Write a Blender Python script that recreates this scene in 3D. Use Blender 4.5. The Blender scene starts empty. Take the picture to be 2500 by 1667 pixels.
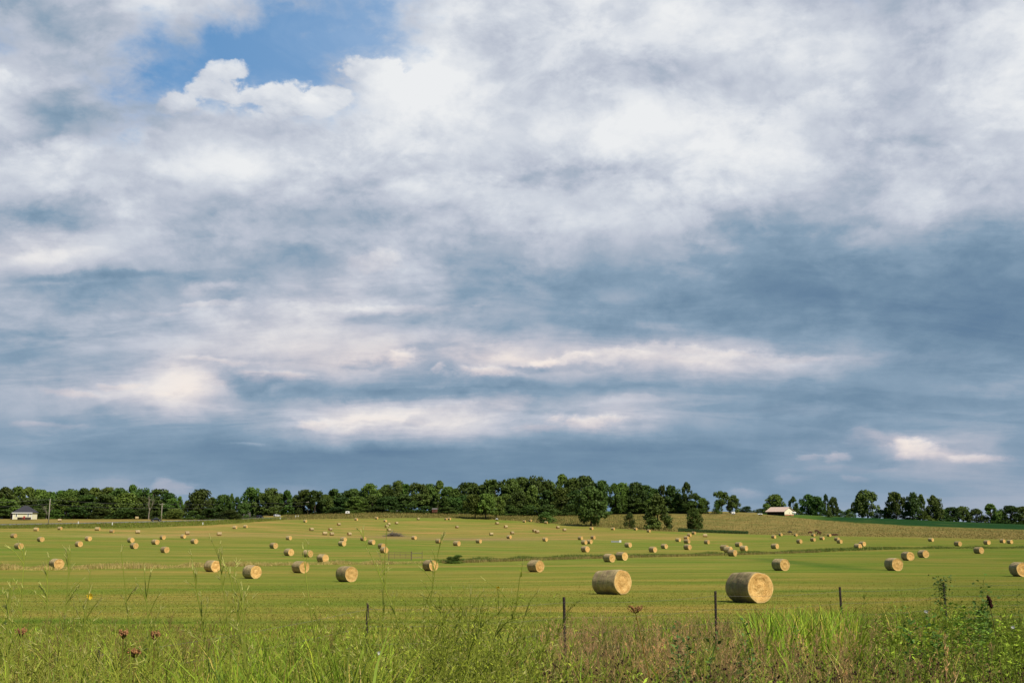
import bpy, bmesh, math, random
import numpy as np
from mathutils import Vector, Matrix

# ------------------------------------------------------------------ basics
scn = bpy.context.scene
COL = scn.collection
R = math.radians
CZ = 1.75                                   # camera height over the bank it stands on
FPX, CU, CV, VH = 2450.0, 1250.0, 833.5, 1264.0
TH = math.atan((VH - CV) / FPX)
ST, CT = math.sin(TH), math.cos(TH)

def ray(u, v):                              # photo position -> horizontal and vertical slope
    dy = FPX * CT + (v - CV) * ST
    return (u - CU) / dy, (FPX * ST - (v - CV) * CT) / dy

# ------------------------------------------------------------------ camera
cam = bpy.data.cameras.new('camera')
cam.sensor_width = 36.0
cam.lens = 36.0 * FPX / 2500.0
cam.clip_start, cam.clip_end = 0.1, 20000
camo = bpy.data.objects.new('camera', cam)
camo.location = (0, 0, CZ)
camo.rotation_euler = (R(90) + TH, 0, 0)
COL.objects.link(camo)
scn.camera = camo

scn.view_settings.view_transform = 'Standard'
scn.view_settings.look = 'None'
scn.view_settings.gamma = 1
scn.view_settings.exposure = 0.0

# ------------------------------------------------------------------ sun
SUN_AZ, SUN_EL = 43.0, 47.0                 # azimuth from behind the camera towards the right
sd = Vector((math.sin(R(SUN_AZ)) * math.cos(R(SUN_EL)), -math.cos(R(SUN_AZ)) * math.cos(R(SUN_EL)), math.sin(R(SUN_EL))))
sl = bpy.data.lights.new('sun', 'SUN')
sl.energy, sl.angle, sl.color = 5.0, R(0.5), (1.0, 0.91, 0.77)
so = bpy.data.objects.new('sun', sl)
so.rotation_euler = sd.to_track_quat('Z', 'Y').to_euler()
so.location = sd * 60
COL.objects.link(so)

# ------------------------------------------------------------------ node helpers
class NT:
    def __init__(s, tree): s.t = tree
    def n(s, typ, **kw):
        nd = s.t.nodes.new(typ)
        for k, v in kw.items(): setattr(nd, k, v)
        return nd
    def link(s, a, b): s.t.links.new(a, b)
    def put(s, sock, v):
        if v is None: return
        if hasattr(v, 'is_output') or isinstance(v, bpy.types.NodeSocket): s.link(v, sock)
        else: sock.default_value = v
    def m(s, op, a, b=None, c=None, clamp=False):
        nd = s.n('ShaderNodeMath', operation=op, use_clamp=clamp)
        for i, x in enumerate((a, b, c)): s.put(nd.inputs[i], x)
        return nd.outputs[0]
    def vm(s, op, a, b=None, c=None):
        nd = s.n('ShaderNodeVectorMath', operation=op)
        for i, x in enumerate((a, b, c)): s.put(nd.inputs[i], x)
        return nd.outputs['Value'] if op in ('DOT_PRODUCT', 'LENGTH') else nd.outputs[0]
    def xyz(s, x=0.0, y=0.0, z=0.0):
        nd = s.n('ShaderNodeCombineXYZ')
        for i, v in enumerate((x, y, z)): s.put(nd.inputs[i], v)
        return nd.outputs[0]
    def sep(s, v):
        nd = s.n('ShaderNodeSeparateXYZ'); s.link(v, nd.inputs[0]); return nd.outputs
    def noise(s, vec, scale, detail=4.0, rough=0.5, dist=0.0, color=False, lac=2.0):
        nd = s.n('ShaderNodeTexNoise')
        s.put(nd.inputs['Vector'], vec); s.put(nd.inputs['Scale'], scale)
        nd.inputs['Detail'].default_value = detail; nd.inputs['Roughness'].default_value = rough
        nd.inputs['Distortion'].default_value = dist; nd.inputs['Lacunarity'].default_value = lac
        return nd.outputs['Color'] if color else nd.outputs['Fac']
    def ramp(s, fac, stops, interp='LINEAR'):
        nd = s.n('ShaderNodeValToRGB'); cr = nd.color_ramp; cr.interpolation = interp
        while len(cr.elements) > 1: cr.elements.remove(cr.elements[-1])
        for i, (p, c) in enumerate(stops):
            e = cr.elements[0] if i == 0 else cr.elements.new(p)
            e.position = p; e.color = (c[0], c[1], c[2], 1)
        s.put(nd.inputs[0], fac)
        return nd.outputs[0]
    def mix(s, fac, a, b, mode='MIX'):
        nd = s.n('ShaderNodeMix', data_type='RGBA', blend_type=mode)
        s.put(nd.inputs[0], fac)
        for i, x in ((6, a), (7, b)):
            if isinstance(x, tuple): x = (x[0], x[1], x[2], 1)
            s.put(nd.inputs[i], x)
        return nd.outputs[2]
    def maprange(s, v, a, b, c=0.0, d=1.0, smooth=False):
        nd = s.n('ShaderNodeMapRange', interpolation_type='SMOOTHSTEP' if smooth else 'LINEAR')
        for i, x in enumerate((v, a, b, c, d)): s.put(nd.inputs[i], x)
        return nd.outputs[0]

def lin(r, g, b):
    f = lambda c: c / 12.92 if c <= 0.04045 else ((c + 0.055) / 1.055) ** 2.4
    return (f(r / 255), f(g / 255), f(b / 255))

# ------------------------------------------------------------------ sky
#  rows of cloud lightness over the visible heaven, bottom values near the horizon
SKY_V = [0, 100, 200, 300, 400, 500, 600, 700, 800, 880, 950, 1030, 1100, 1180, 1250]
SKY_L = [
 [162,171,209,214,205,200,205,214,204,221,228,227,219,198,195,220],
 [182,174,198,200,205,205,222,222,194,211,196,215,236,225,187,219],
 [219,179,179,205,215,215,228,222,207,201,192,208,223,214,207,221],
 [203,164,174,215,212,202,221,215,221,229,220,237,208,199,205,224],
 [198,219,188,222,233,221,202,214,184,200,207,225,207,192,187,209],
 [156,162,199,187,169,151,181,192,201,192,197,170,189,187,206,191],
 [216,219,181,180,166,170,180,164,162,151,160,152,151,152,153,144],
 [167,162,144,148,182,191,179,161,136,127,125,127,124,119,118,109],
 [168,172,169,171,196,193,167,146,139,145,137,136,128,121,117,107],
 [152,156,153,174,179,195,182,210,185,180,184,182,159,135,124,132],
 [162,166,191,207,158,133,137,127,128,121,135,140,136,125,133,146],
 [144,148,144,143,167,203,203,193,170,186,147,141,128,123,141,133],
 [132,123,116,112,106,100,108,119,117,112,109,115,138,138,181,133],
 [140,136,130,122,116,114,114,114,114,115,118,122,128,130,138,142],
 [148,148,146,138,126,122,120,118,118,120,124,130,138,142,146,148]]
SKY_H = {(0,3):.1,(0,4):.52,(0,5):.72,(0,6):.80,(0,13):.35, (1,0):.25,(1,2):.55,(1,3):.85,(1,4):1,(1,5):1,(1,6):.92,
         (2,2):.50,(2,3):.72,(2,4):.66,(2,5):.66,(2,6):.12, (3,3):.18,(3,2):.12,(3,4):.05,(3,5):.16}
SKY_W = {(6,0):.3,(6,1):.3,(7,5):.25,(8,4):.35,(8,5):.35,(9,3):.5,(9,4):.6,(9,5):.9,(9,6):.7,(9,7):1,(9,8):.9,(9,9):.8,(9,10):.8,(9,11):.6,
         (10,1):.3,(10,2):.6,(10,3):.9,(11,5):.7,(11,6):.7,(11,7):.5,(11,9):.5,(12,12):.6,(12,13):.6,(12,14):1,(12,15):.4,
         (13,14):.5,(13,15):.5,(14,0):.5,(14,1):.5,(14,2):.6,(14,3):.3,(14,10):.3,(14,11):.5,(14,12):.5,(14,13):.5,(14,14):.5,(14,15):.5}
#  single cloud heads and dark scraps: photo u, v, half widths, lightness, warmth, crispness of the edge
SKY_B = [(420,772,90,9,12,.3,.8),(560,748,85,10,14,.3,.85),(760,745,180,15,14,.2,.85),(960,762,125,12,16,.3,.9),(520,928,110,24,14,.8,.85),(330,932,70,9,14,.8,.8),(180,955,90,11,12,.8,.8),(120,1032,90,7,10,.6,.8),
 (1000,1030,150,18,14,.6,.85),(880,1048,130,9,14,.6,.9),(1330,1057,60,12,12,.8,.85),(1450,1036,75,15,16,.8,.9),(1210,990,95,26,12,.5,.85),(1700,862,210,11,16,.7,.85),(1500,872,110,10,18,.8,.9),(1930,868,130,8,8,.5,.8),
 (455,947,28,7,-14,0,.9),(900,800,110,30,-9,0,.85),(1125,870,60,15,-15,0,.9),(720,962,120,14,-12,0,.8),(1000,958,160,14,-12,0,.85),(1400,900,160,9,-11,0,.85),(230,672,200,15,-12,0,.8),(100,822,150,11,-10,0,.8),(380,825,90,8,-8,0,.8),
 (300,528,280,18,-9,0,.75),(850,520,140,36,-10,0,.8),(2260,338,120,22,-12,0,.8),(1440,412,140,28,-12,0,.8),(1620,172,140,36,-9,0,.75),(2080,62,80,30,-9,0,.8),(2150,240,120,22,-7,0,.8),(1250,560,120,14,-7,0,.85),(1950,560,240,16,-8,0,.8),
 (2250,880,160,14,8,.3,.8),(1560,985,80,12,9,.3,.85),(1950,1000,120,16,7,.3,.8),(1830,655,180,10,4,0,.8),
 (588,158,48,24,18,0,1),(560,205,60,28,4,0,.9),(965,165,85,38,18,0,1),(690,215,110,28,18,0,1),(850,232,58,26,18,0,1),(770,245,120,26,6,0,.9),
 (455,235,75,24,8,0,.85),(10,200,40,45,24,0,.7),(150,355,120,46,26,0,.85),(600,400,200,62,16,0,.8),(300,485,100,28,24,0,.7),(1180,250,200,80,8,0,.8),(1130,470,160,50,10,0,.85),
 (110,550,90,26,14,.2,.8),(95,615,110,24,20,.3,.75),(560,700,70,20,22,.2,.8),(930,640,70,30,24,.3,.8),(780,760,170,20,16,.3,.8),(1720,600,60,22,20,0,.7),(1500,315,150,55,14,0,.8),(1880,385,190,40,16,0,.75),(1700,460,150,30,14,0,.8),(1820,120,120,60,10,0,.8),(2420,280,110,60,10,0,.8),
 (590,885,80,11,26,.8,.75),(690,912,55,16,28,.9,.8),(905,886,66,18,40,1,.85),(1150,914,76,17,48,1,.85),(1030,906,20,12,34,.8,.85),(1300,888,46,10,36,1,.8),
 (1390,880,60,10,24,.8,.8),(858,888,40,15,-30,0,.85),(640,925,56,24,-26,0,.8),(1230,905,70,10,-24,0,.6),(460,955,110,20,18,.8,.5),
 (760,1035,75,14,26,.8,.7),(1000,1010,150,22,20,.6,.6),(1430,1040,80,22,26,.9,.7),(1020,1028,36,13,-26,0,.9),(600,1080,62,6,22,.2,.9),
 (430,1192,36,18,22,1,.8),(330,1190,60,20,14,.8,.5),(700,1200,70,14,14,.9,.5),(2060,1112,42,13,34,1,1),(1990,1112,36,10,22,1,.9),(2280,1085,56,24,30,1,1),
 (2230,1112,50,12,24,1,.8),(2190,1128,40,12,-10,0,.8),(2370,1085,50,14,-12,0,.7),(2180,1068,130,22,16,1,.8),(2270,1098,80,26,18,1,.85),(2440,1122,80,13,14,.9,.8),(2120,1140,170,12,8,.8,.7),(2400,1122,70,12,24,.9,.8),(1800,1195,70,14,16,.8,.6),
 (2120,1165,50,10,14,.9,.7),(1950,1160,60,10,10,.8,.6),(1750,870,240,14,22,.6,.5),(1500,990,90,14,14,.2,.5),(230,672,170,12,-16,0,.4)]

world = bpy.data.worlds.new('World')
scn.world = world
world.use_nodes = True
world.node_tree.nodes.clear()
W = NT(world.node_tree)
out = W.n('ShaderNodeOutputWorld')
bg = W.n('ShaderNodeBackground'); bg.inputs['Strength'].default_value = 0.1
W.link(bg.outputs[0], out.inputs[0])
tc = W.n('ShaderNodeTexCoord').outputs['Generated']
dx, dy, dz = W.sep(tc)[:]
zp = W.m('MAXIMUM', dz, 0.0)
ys = W.m('MAXIMUM', dy, 0.25)
s0 = W.m('DIVIDE', dx, ys)
t0 = W.m('DIVIDE', zp, ys)
inv = W.m('DIVIDE', 1.0, W.m('ADD', zp, 0.20))
P = W.xyz(W.m('MULTIPLY', dx, inv), W.m('MULTIPLY', dy, inv), 0.7)
Q = W.vm('MULTIPLY', tc, (1.0, 1.0, 1.55))
n_big = W.vm('SUBTRACT', W.noise(P, 1.05, 3, .5, color=True), (.5, .5, .5))
n_mid = W.vm('SUBTRACT', W.noise(Q, 13.0, 6, .58, color=True), (.5, .5, .5))
n_fin = W.vm('SUBTRACT', W.noise(Q, 46.0, 5, .6, color=True), (.5, .5, .5))
warp = W.vm('ADD', W.vm('MULTIPLY', n_big, (.15, .05, 0)), W.vm('ADD', W.vm('MULTIPLY', n_mid, (.075, .040, 0)), W.vm('MULTIPLY', n_fin, (.016, .010, 0))))
lowfade = W.maprange(t0, 0.0, 0.22, 0.42, 1.0)
warp = W.vm('MULTIPLY', warp, W.xyz(1.0, lowfade, 0))
st = W.vm('ADD', W.xyz(s0, t0, 0), warp)
ss, tt = W.sep(st)[0], W.sep(st)[1]
pos = W.maprange(ss, -0.62, 0.62)
acc = None
for i, v in enumerate(SKY_V):
    stops = []
    for c in range(16):
        s, t = ray(c * 2500 / 15, v)
        stops.append(((s + 0.62) / 1.24, ((SKY_L[i][c]) / 255.0, SKY_H.get((i, c), 0.0), SKY_W.get((i, c), 0.0))))
    row = W.ramp(pos if acc is None else W.m('MULTIPLY_ADD', acc, 1e-7, pos), stops, 'CARDINAL')   # each row waits for the last: keeps the shader small
    if acc is None: acc = row
    else: acc = W.mix(W.maprange(tt, ray(0, SKY_V[i - 1])[1], ray(0, v)[1]), acc, row)
sc = W.n('ShaderNodeSeparateColor'); W.link(acc, sc.inputs[0])
Lc, Hc, Wc = sc.outputs[0], sc.outputs[1], sc.outputs[2]
rag = W.m('SUBTRACT', W.noise(Q, 26.0, 7, .62, dist=.3), .5)
for (u, v, su, sv, dl, wm, cr) in SKY_B:
    s, t = ray(u, v)
    dv = W.vm('MULTIPLY', W.vm('SUBTRACT', W.vm('MULTIPLY_ADD', Lc, (1e-7, 1e-7, 0), st), (s, t, 0)), (FPX / su, FPX / sv, 0))
    g = W.m('POWER', 0.50, W.vm('DOT_PRODUCT', dv, dv))
    if cr > .55:
        g = W.m('MULTIPLY_ADD', W.m('MULTIPLY', rag, W.maprange(g, 0.03, 0.3)), 1.5, g)
        g = W.m('MULTIPLY', W.maprange(g, 0.26 - .2 * (1 - cr), 0.70 + .5 * (1 - cr), smooth=True), W.maprange(g, .3, 1.1, .7, 1.05))
        shade = W.maprange(W.m('MULTIPLY_ADD', rag, 2.0, W.sep(dv)[1]), -1.0, .8, .15, 1.1)
    Lc = W.m('MULTIPLY_ADD', W.m('MULTIPLY', g, shade) if cr > .55 and dl > 0 else g, dl / 255.0, Lc)
    if wm: Wc = W.m('MAXIMUM', Wc, W.m('MULTIPLY', g, wm))
    if v < 260 and 300 < u < 1200: Hc = W.m('MULTIPLY_ADD', g, -0.75, Hc)
#  streaks and billows inside the clouds
b1 = W.m('SUBTRACT', W.noise(P, 2.1, 9, .58, dist=.6), .5)
b2 = W.m('SUBTRACT', W.noise(Q, 9.0, 9, .6, dist=.35), .5)
b3 = W.m('SUBTRACT', W.noise(P, 5.0, 6, .6, dist=.3), .5)
b4 = W.m('SUBTRACT', W.noise(W.vm('MULTIPLY', P, (.75, 1.5, 1)), 3.0, 8, .6, dist=.4), .5)
b5 = W.m('SUBTRACT', W.noise(Q, 24.0, 8, .6, dist=.2), .5)
up = W.maprange(t0, 0.05, 0.36, 0.25, 1.0)
mid = W.maprange(t0, 0.02, 0.12, 0.35, 1.0)
def edge(b, lo, hi): return W.m('SUBTRACT', W.maprange(W.m('ADD', b, .5), lo, hi, smooth=True), .5)
def billow(scale, det=6): return W.m('SUBTRACT', W.m('POWER', W.m('ABSOLUTE', W.m('MULTIPLY_ADD', W.noise(Q, scale, det, .55, dist=.25), 2.0, -1.0)), .7), .33)
streak = W.m('MULTIPLY', W.maprange(t0, .03, .10, .3, 1), W.maprange(t0, .22, .40, 1, .3))
calm = W.maprange(Lc, .44, .66, .50, 1.0)
tex = None
for val, wgt in ((W.m('MULTIPLY', b1, mid), .13), (W.m('MULTIPLY', edge(b1, .40, .60), mid), .030), (W.m('MULTIPLY', edge(b2, .42, .58), up), .080), (W.m('MULTIPLY', b2, up), .13),
                 (W.m('MULTIPLY', b3, mid), .07), (W.m('MULTIPLY', edge(b4, .40, .58), streak), .055), (W.m('MULTIPLY', b4, streak), .085), (W.m('MULTIPLY', b5, up), .10), (W.m('MULTIPLY', edge(b5, .42, .60), up), .030),
                 (W.m('MULTIPLY', billow(7.0), up), .10), (W.m('MULTIPLY', billow(17.0), up), .085)):
    tex = W.m('MULTIPLY_ADD', val, wgt, tex if tex is not None else 0.0)
Lc = W.m('ADD', W.m('MULTIPLY_ADD', tex, calm, Lc), W.m('ADD', W.maprange(t0, .02, .12, .050, .024), W.maprange(t0, .26, .42, 0.008, -.010)))
# unseen sky above, beside and behind the viewer darkened, added to cut ambient fill
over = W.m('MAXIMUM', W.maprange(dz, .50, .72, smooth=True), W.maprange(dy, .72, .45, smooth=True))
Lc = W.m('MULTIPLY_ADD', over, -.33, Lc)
cloud = W.ramp(Lc, [(.20, lin(56,74,98)), (.36, lin(84,116,150)), (.44, lin(102,130,157)), (.50, lin(116,143,167)), (.57, lin(135,159,181)), (.65, lin(164,177,194)),
                    (.73, lin(188,195,209)), (.81, lin(206,212,222)), (.88, lin(222,226,232)), (.97, lin(236,238,240))])
warmc = W.ramp(Lc, [(.40, lin(112,136,164)), (.52, lin(142,150,172)), (.65, lin(178,178,192)), (.78, lin(222,208,206)), (.90, lin(250,232,218))])
cloud = W.mix(W.m('MULTIPLY', W.m('MULTIPLY', Wc, 0.62), W.maprange(Lc, .48, .7), clamp=True), cloud, warmc)
sky = W.n('ShaderNodeTexSky', sky_type='NISHITA')
sky.sun_disc = False
sky.sun_elevation, sky.sun_rotation = R(SUN_EL), R(180 - SUN_AZ)
sky.altitude, sky.air_density, sky.dust_density, sky.ozone_density = 100, 1.0, 0.6, 1.2
blue = W.mix(1.0, W.mix(0.72, sky.outputs[0], tuple(10 * c for c in lin(104,158,210))), (1, 1, 1), 'MULTIPLY')
hole = W.m('ADD', Hc, W.m('MULTIPLY_ADD', b2, 1.35, W.m('MULTIPLY_ADD', b5, 1.15, W.m('MULTIPLY', b3, .6))))
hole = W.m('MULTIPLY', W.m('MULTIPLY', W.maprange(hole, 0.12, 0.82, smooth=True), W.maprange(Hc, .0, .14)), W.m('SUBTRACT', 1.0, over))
veil = W.m('ADD', W.maprange(W.noise(P, 3.6, 8, .62, dist=.5), .40, .70, 0, .42), W.maprange(s0, -.34, -.10, 0, .28))
blue = W.mix(veil, blue, tuple(10 * c for c in lin(172,195,224)))
cl10 = W.vm('SCALE', cloud); cl10.node.inputs['Scale'].default_value = 10.0
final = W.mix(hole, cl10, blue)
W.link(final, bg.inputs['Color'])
world.cycles.sampling_method = 'MANUAL'
world.cycles.sample_map_resolution = 512

# ------------------------------------------------------------------ land form
YK = [102,130,177,230,260,290,320,360,395,440,480,520,560,600,640,680,720,800]
LAND = {
 0:   [1421,1400,1372,1344,1333,1324,1317,1310.5,1306,1297,1284,1275,1270,1266,1265,1264.6,1264.4,1264.2],
 400: [1421,1398,1373,1350,1340,1331,1324,1316,1311,1303,1291,1279,1271,1267,1265.2,1264.5,1264.2,1264],
 700: [1421,1399,1375,1353,1342,1332.5,1325,1319,1314,1306,1298,1289,1279,1270,1265,1261.5,1258,1254],
 950: [1419,1399,1374,1354,1344,1334.5,1327.5,1322,1318,1312.5,1308,1302,1291,1277,1267,1260,1252,1243],
 1250:[1414,1394.5,1372,1355,1347,1340.5,1334.5,1327,1320,1313,1308.5,1303.5,1293,1284,1276,1269,1262,1250],
 1500:[1411,1393,1371,1355,1347,1340,1334,1326,1320,1314,1308,1301,1293.5,1287,1279,1270,1261,1246],
 1800:[1409,1392,1371,1356,1349,1341,1336,1330,1325,1319,1313,1308,1303,1294,1281,1268,1256,1247.5],
 2150:[1408,1391,1368,1358,1347,1338,1330.5,1325,1321,1316.5,1313,1309,1302,1292,1283,1275,1268,1266],
 2500:[1407,1393,1374,1353,1344,1338,1333,1329,1326,1323,1320,1316,1308,1301,1294,1288,1284,1281.5]}
NEAR_Y = [-60, -8, 0, 3, 5, 10, 20, 30, 50, 57, 78]
NEAR_Z = [-1.75, -1.75, -1.75, -1.78, -1.9, -2.3, -2.9, -3.25, -4.2, -4.45, -5.35]
TY = np.arange(-60, 6001, 2.0)
TS = np.arange(-1.0, 1.0001, 0.01)
_cols, _cs = [], []
for u in sorted(LAND):
    ky = list(NEAR_Y); kz = list(NEAR_Z)
    for y, v in zip(YK, LAND[u]): ky.append(y); kz.append(ray(u, v)[1] * y)
    z8 = kz[-1]
    ky += [860, 1000, 1600, 6001]; kz += [z8 - 0.6, z8 - 2.5, min(z8 - 6, -7), -26]
    z = np.interp(TY, ky, kz)
    k = np.ones(9) / 9
    zs = np.convolve(np.pad(z, 4, 'edge'), k, 'valid'); zs = np.convolve(np.pad(zs, 4, 'edge'), k, 'valid')
    wgt = np.clip((TY - 45) / 40, 0, 1)
    k3 = np.ones(3) / 3
    zn = np.convolve(np.pad(z, 1, 'edge'), k3, 'valid')
    _cols.append(zn * (1 - wgt) + zs * wgt); _cs.append(ray(u, VH)[0])
_cols = np.array(_cols)
ZT = np.array([[0.0] * len(TY)] * len(TS))
for j in range(len(TY)): ZT[:, j] = np.interp(TS, _cs, _cols[:, j])
k = np.hanning(13)[1:-1]; k /= k.sum()
ZP = np.pad(ZT, ((5, 5), (0, 0)), 'edge')
ZT = sum(ZP[i:i + len(TS)] * k[i] for i in range(11))

def gz(X, Y):                               # ground height (world z)
    X = np.asarray(X, float); Y = np.asarray(Y, float)
    s = np.clip(X / np.maximum(Y, 40.0), -0.999, 0.999)
    a = (s + 1.0) / 0.01; b = (np.clip(Y, -59.9, 5999) + 60) / 2.0
    i = np.clip(a.astype(int), 0, len(TS) - 2); j = np.clip(b.astype(int), 0, len(TY) - 2)
    fa, fb = a - i, b - j
    z = ZT[i, j] * (1 - fa) * (1 - fb) + ZT[i + 1, j] * fa * (1 - fb) + ZT[i, j + 1] * (1 - fa) * fb + ZT[i + 1, j + 1] * fa * fb
    return z + CZ

_YS = np.arange(9, 900, 0.5)
def hit(u, v):                              # where the sight line through u, v meets the ground
    s, t = ray(u, v)
    g = gz(s * _YS, _YS) - CZ - t * _YS
    k = np.nonzero(g >= 0)[0]
    y = float(_YS[k[0]]) if len(k) else 800.0
    return s * y, y
def gpt(u, v):
    x, y = hit(u, v); return Vector((x, y, float(gz(x, y))))
def at(u, y):                               # point on the ground at depth y in the direction of u
    s = ray(u, VH)[0]; return Vector((s * y, y, float(gz(s * y, y))))
def zat(v, y): return ray(CU, v)[1] * y + CZ

# ------------------------------------------------------------------ object helpers
def mesh_np(name, V, F, mat=None, parent=None, col=None, mats=None, midx=None, smooth=False):
    V = np.asarray(V, np.float32); F = np.asarray(F, np.int32); n = F.shape[1]
    me = bpy.data.meshes.new(name)
    me.vertices.add(len(V)); me.vertices.foreach_set('co', V.ravel())
    me.loops.add(F.size); me.loops.foreach_set('vertex_index', F.ravel())
    me.polygons.add(len(F)); me.polygons.foreach_set('loop_start', np.arange(0, F.size, n, dtype=np.int32))
    me.update(calc_edges=True)
    if smooth: me.polygons.foreach_set('use_smooth', np.ones(len(F), bool))
    if col is not None:
        at_ = me.attributes.new('tint', 'FLOAT_COLOR', 'POINT')
        c = np.ones((len(V), 4), np.float32); c[:, :3] = col
        at_.data.foreach_set('color', c.ravel())
    for m in (mats or ([mat] if mat else [])): me.materials.append(m)
    if midx is not None: me.polygons.foreach_set('material_index', np.asarray(midx, np.int32))
    me.validate()
    return link(name, me, parent)
def link(name, me, parent=None):
    o = bpy.data.objects.new(name, me); COL.objects.link(o)
    if parent: o.parent = parent
    return o
def bm_obj(name, bm, mat, parent=None, smooth=False):
    bmesh.ops.recalc_face_normals(bm, faces=bm.faces)
    me = bpy.data.meshes.new(name); bm.to_mesh(me); bm.free()
    if smooth:
        for p in me.polygons: p.use_smooth = True
    for m in (mat if isinstance(mat, list) else [mat]): me.materials.append(m)
    return link(name, me, parent)
def empty(name, loc, rz=0.0):
    o = bpy.data.objects.new(name, None); COL.objects.link(o)
    o.location = loc; o.rotation_euler = (0, 0, rz); o.empty_display_size = 0.3
    return o
def tag(o, label=None, cat=None, group=None, kind=None):
    if label:
        o['label'] = label
        if len(label.split()) > 16: print('LONG', label)
    if cat: o['category'] = cat
    if group: o['group'] = group
    if kind: o['kind'] = kind
    return o
def box(bm, x0, x1, y0, y1, z0, z1, mi=0):
    vs = [bm.verts.new((x, y, z)) for z in (z0, z1) for y in (y0, y1) for x in (x0, x1)]
    for q in ((0,2,3,1),(4,5,7,6),(0,1,5,4),(2,6,7,3),(0,4,6,2),(1,3,7,5)):
        f = bm.faces.new([vs[i] for i in q]); f.material_index = mi
def poly(bm, pts, mi=0):
    f = bm.faces.new([bm.verts.new(p) for p in pts]); f.material_index = mi; return f
def prism(bm, pts, vec, mi=0):              # flat outline pushed along vec
    a = [bm.verts.new(p) for p in pts]; b = [bm.verts.new(Vector(p) + Vector(vec)) for p in pts]
    n = len(pts)
    for f in [a, b[::-1]] + [[a[i], b[i], b[(i + 1) % n], a[(i + 1) % n]] for i in range(n)]:
        bm.faces.new(f).material_index = mi
def tube(bm, pts, rad, seg=6, cap=True):
    pts = [Vector(p) for p in pts]; rings = []
    for i, p in enumerate(pts):
        d = (pts[min(i + 1, len(pts) - 1)] - pts[max(i - 1, 0)]).normalized()
        a = d.orthogonal().normalized(); b = d.cross(a)
        r = rad[i] if isinstance(rad, (list, tuple)) else rad
        rings.append([bm.verts.new(p + r * (math.cos(2*math.pi*k/seg) * a + math.sin(2*math.pi*k/seg) * b)) for k in range(seg)])
        if i:
            q = rings[-2]; w = rings[-1]
            # line up the new ring with the old one
            best = min(range(seg), key=lambda sft: sum((w[(k + sft) % seg].co - q[k].co).length for k in range(seg)))
            rings[-1] = w = [w[(k + best) % seg] for k in range(seg)]
            for k in range(seg): bm.faces.new((q[k], q[(k + 1) % seg], w[(k + 1) % seg], w[k]))
    if cap:
        bm.faces.new(rings[0][::-1]); bm.faces.new(rings[-1])

# ------------------------------------------------------------------ materials
def mat(name, base, rough=0.8, spec=0.2, var=0.0, scale=3.0, metal=0.0, bump=0.0):
    m = bpy.data.materials.new(name); m.use_nodes = True; m.node_tree.nodes.clear(); T = NT(m.node_tree)
    o = T.n('ShaderNodeOutputMaterial'); p = T.n('ShaderNodeBsdfPrincipled'); T.link(p.outputs[0], o.inputs[0])
    p.inputs['Roughness'].default_value = rough; p.inputs['Specular IOR Level'].default_value = spec; p.inputs['Metallic'].default_value = metal
    if var:
        co = T.n('ShaderNodeTexCoord').outputs['Object']; nz = T.noise(co, scale, 6, .6)
        a = tuple(c * (1 - var) for c in base); b = tuple(min(1, c * (1 + var)) for c in base)
        T.link(T.ramp(nz, [(.3, a), (.7, b)]), p.inputs['Base Color'])
        if bump:
            bp = T.n('ShaderNodeBump'); bp.inputs['Strength'].default_value = bump; bp.inputs['Distance'].default_value = .05
            T.link(nz, bp.inputs['Height']); T.link(bp.outputs[0], p.inputs['Normal'])
    else: p.inputs['Base Color'].default_value = (*base, 1)
    return m

def mat_plant(name, trans=0.3, attr='tint', base=None, objvar=0.0, var=0.25, scale=1.0, rough=.6):
    m = bpy.data.materials.new(name); m.use_nodes = True; m.node_tree.nodes.clear(); T = NT(m.node_tree)
    o = T.n('ShaderNodeOutputMaterial'); p = T.n('ShaderNodeBsdfPrincipled')
    p.inputs['Roughness'].default_value = rough; p.inputs['Specular IOR Level'].default_value = .18
    if base is None: c = T.n('ShaderNodeAttribute', attribute_name=attr).outputs['Color']
    else: c = T.n('ShaderNodeRGB').outputs[0]; c.default_value = (*base, 1)
    co = T.n('ShaderNodeTexCoord').outputs['Object']
    nz = T.noise(co, scale, 4, .6)
    c = T.mix(1.0, c, T.ramp(nz, [(.3, (1 - var,) * 3), (.7, (1 + var,) * 3)]), 'MULTIPLY')
    if objvar:
        rnd = T.n('ShaderNodeObjectInfo').outputs['Random']
        h = T.n('ShaderNodeHueSaturation'); T.link(c, h.inputs['Color'])
        T.link(T.maprange(rnd, 0, 1, .5 - .03 * objvar, .5 + .025 * objvar), h.inputs['Hue'])
        T.link(T.maprange(T.m('FRACT', T.m('MULTIPLY', rnd, 7.31)), 0, 1, 1 - .33 * objvar, 1 + .33 * objvar), h.inputs['Value'])
        c = h.outputs[0]
    T.link(c, p.inputs['Base Color'])
    if trans:
        tr = T.n('ShaderNodeBsdfTranslucent'); T.link(c, tr.inputs[0])
        mx = T.n('ShaderNodeMixShader'); mx.inputs[0].default_value = trans
        T.link(p.outputs[0], mx.inputs[1]); T.link(tr.outputs[0], mx.inputs[2]); T.link(mx.outputs[0], o.inputs[0])
    else: T.link(p.outputs[0], o.inputs[0])
    return m

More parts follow.
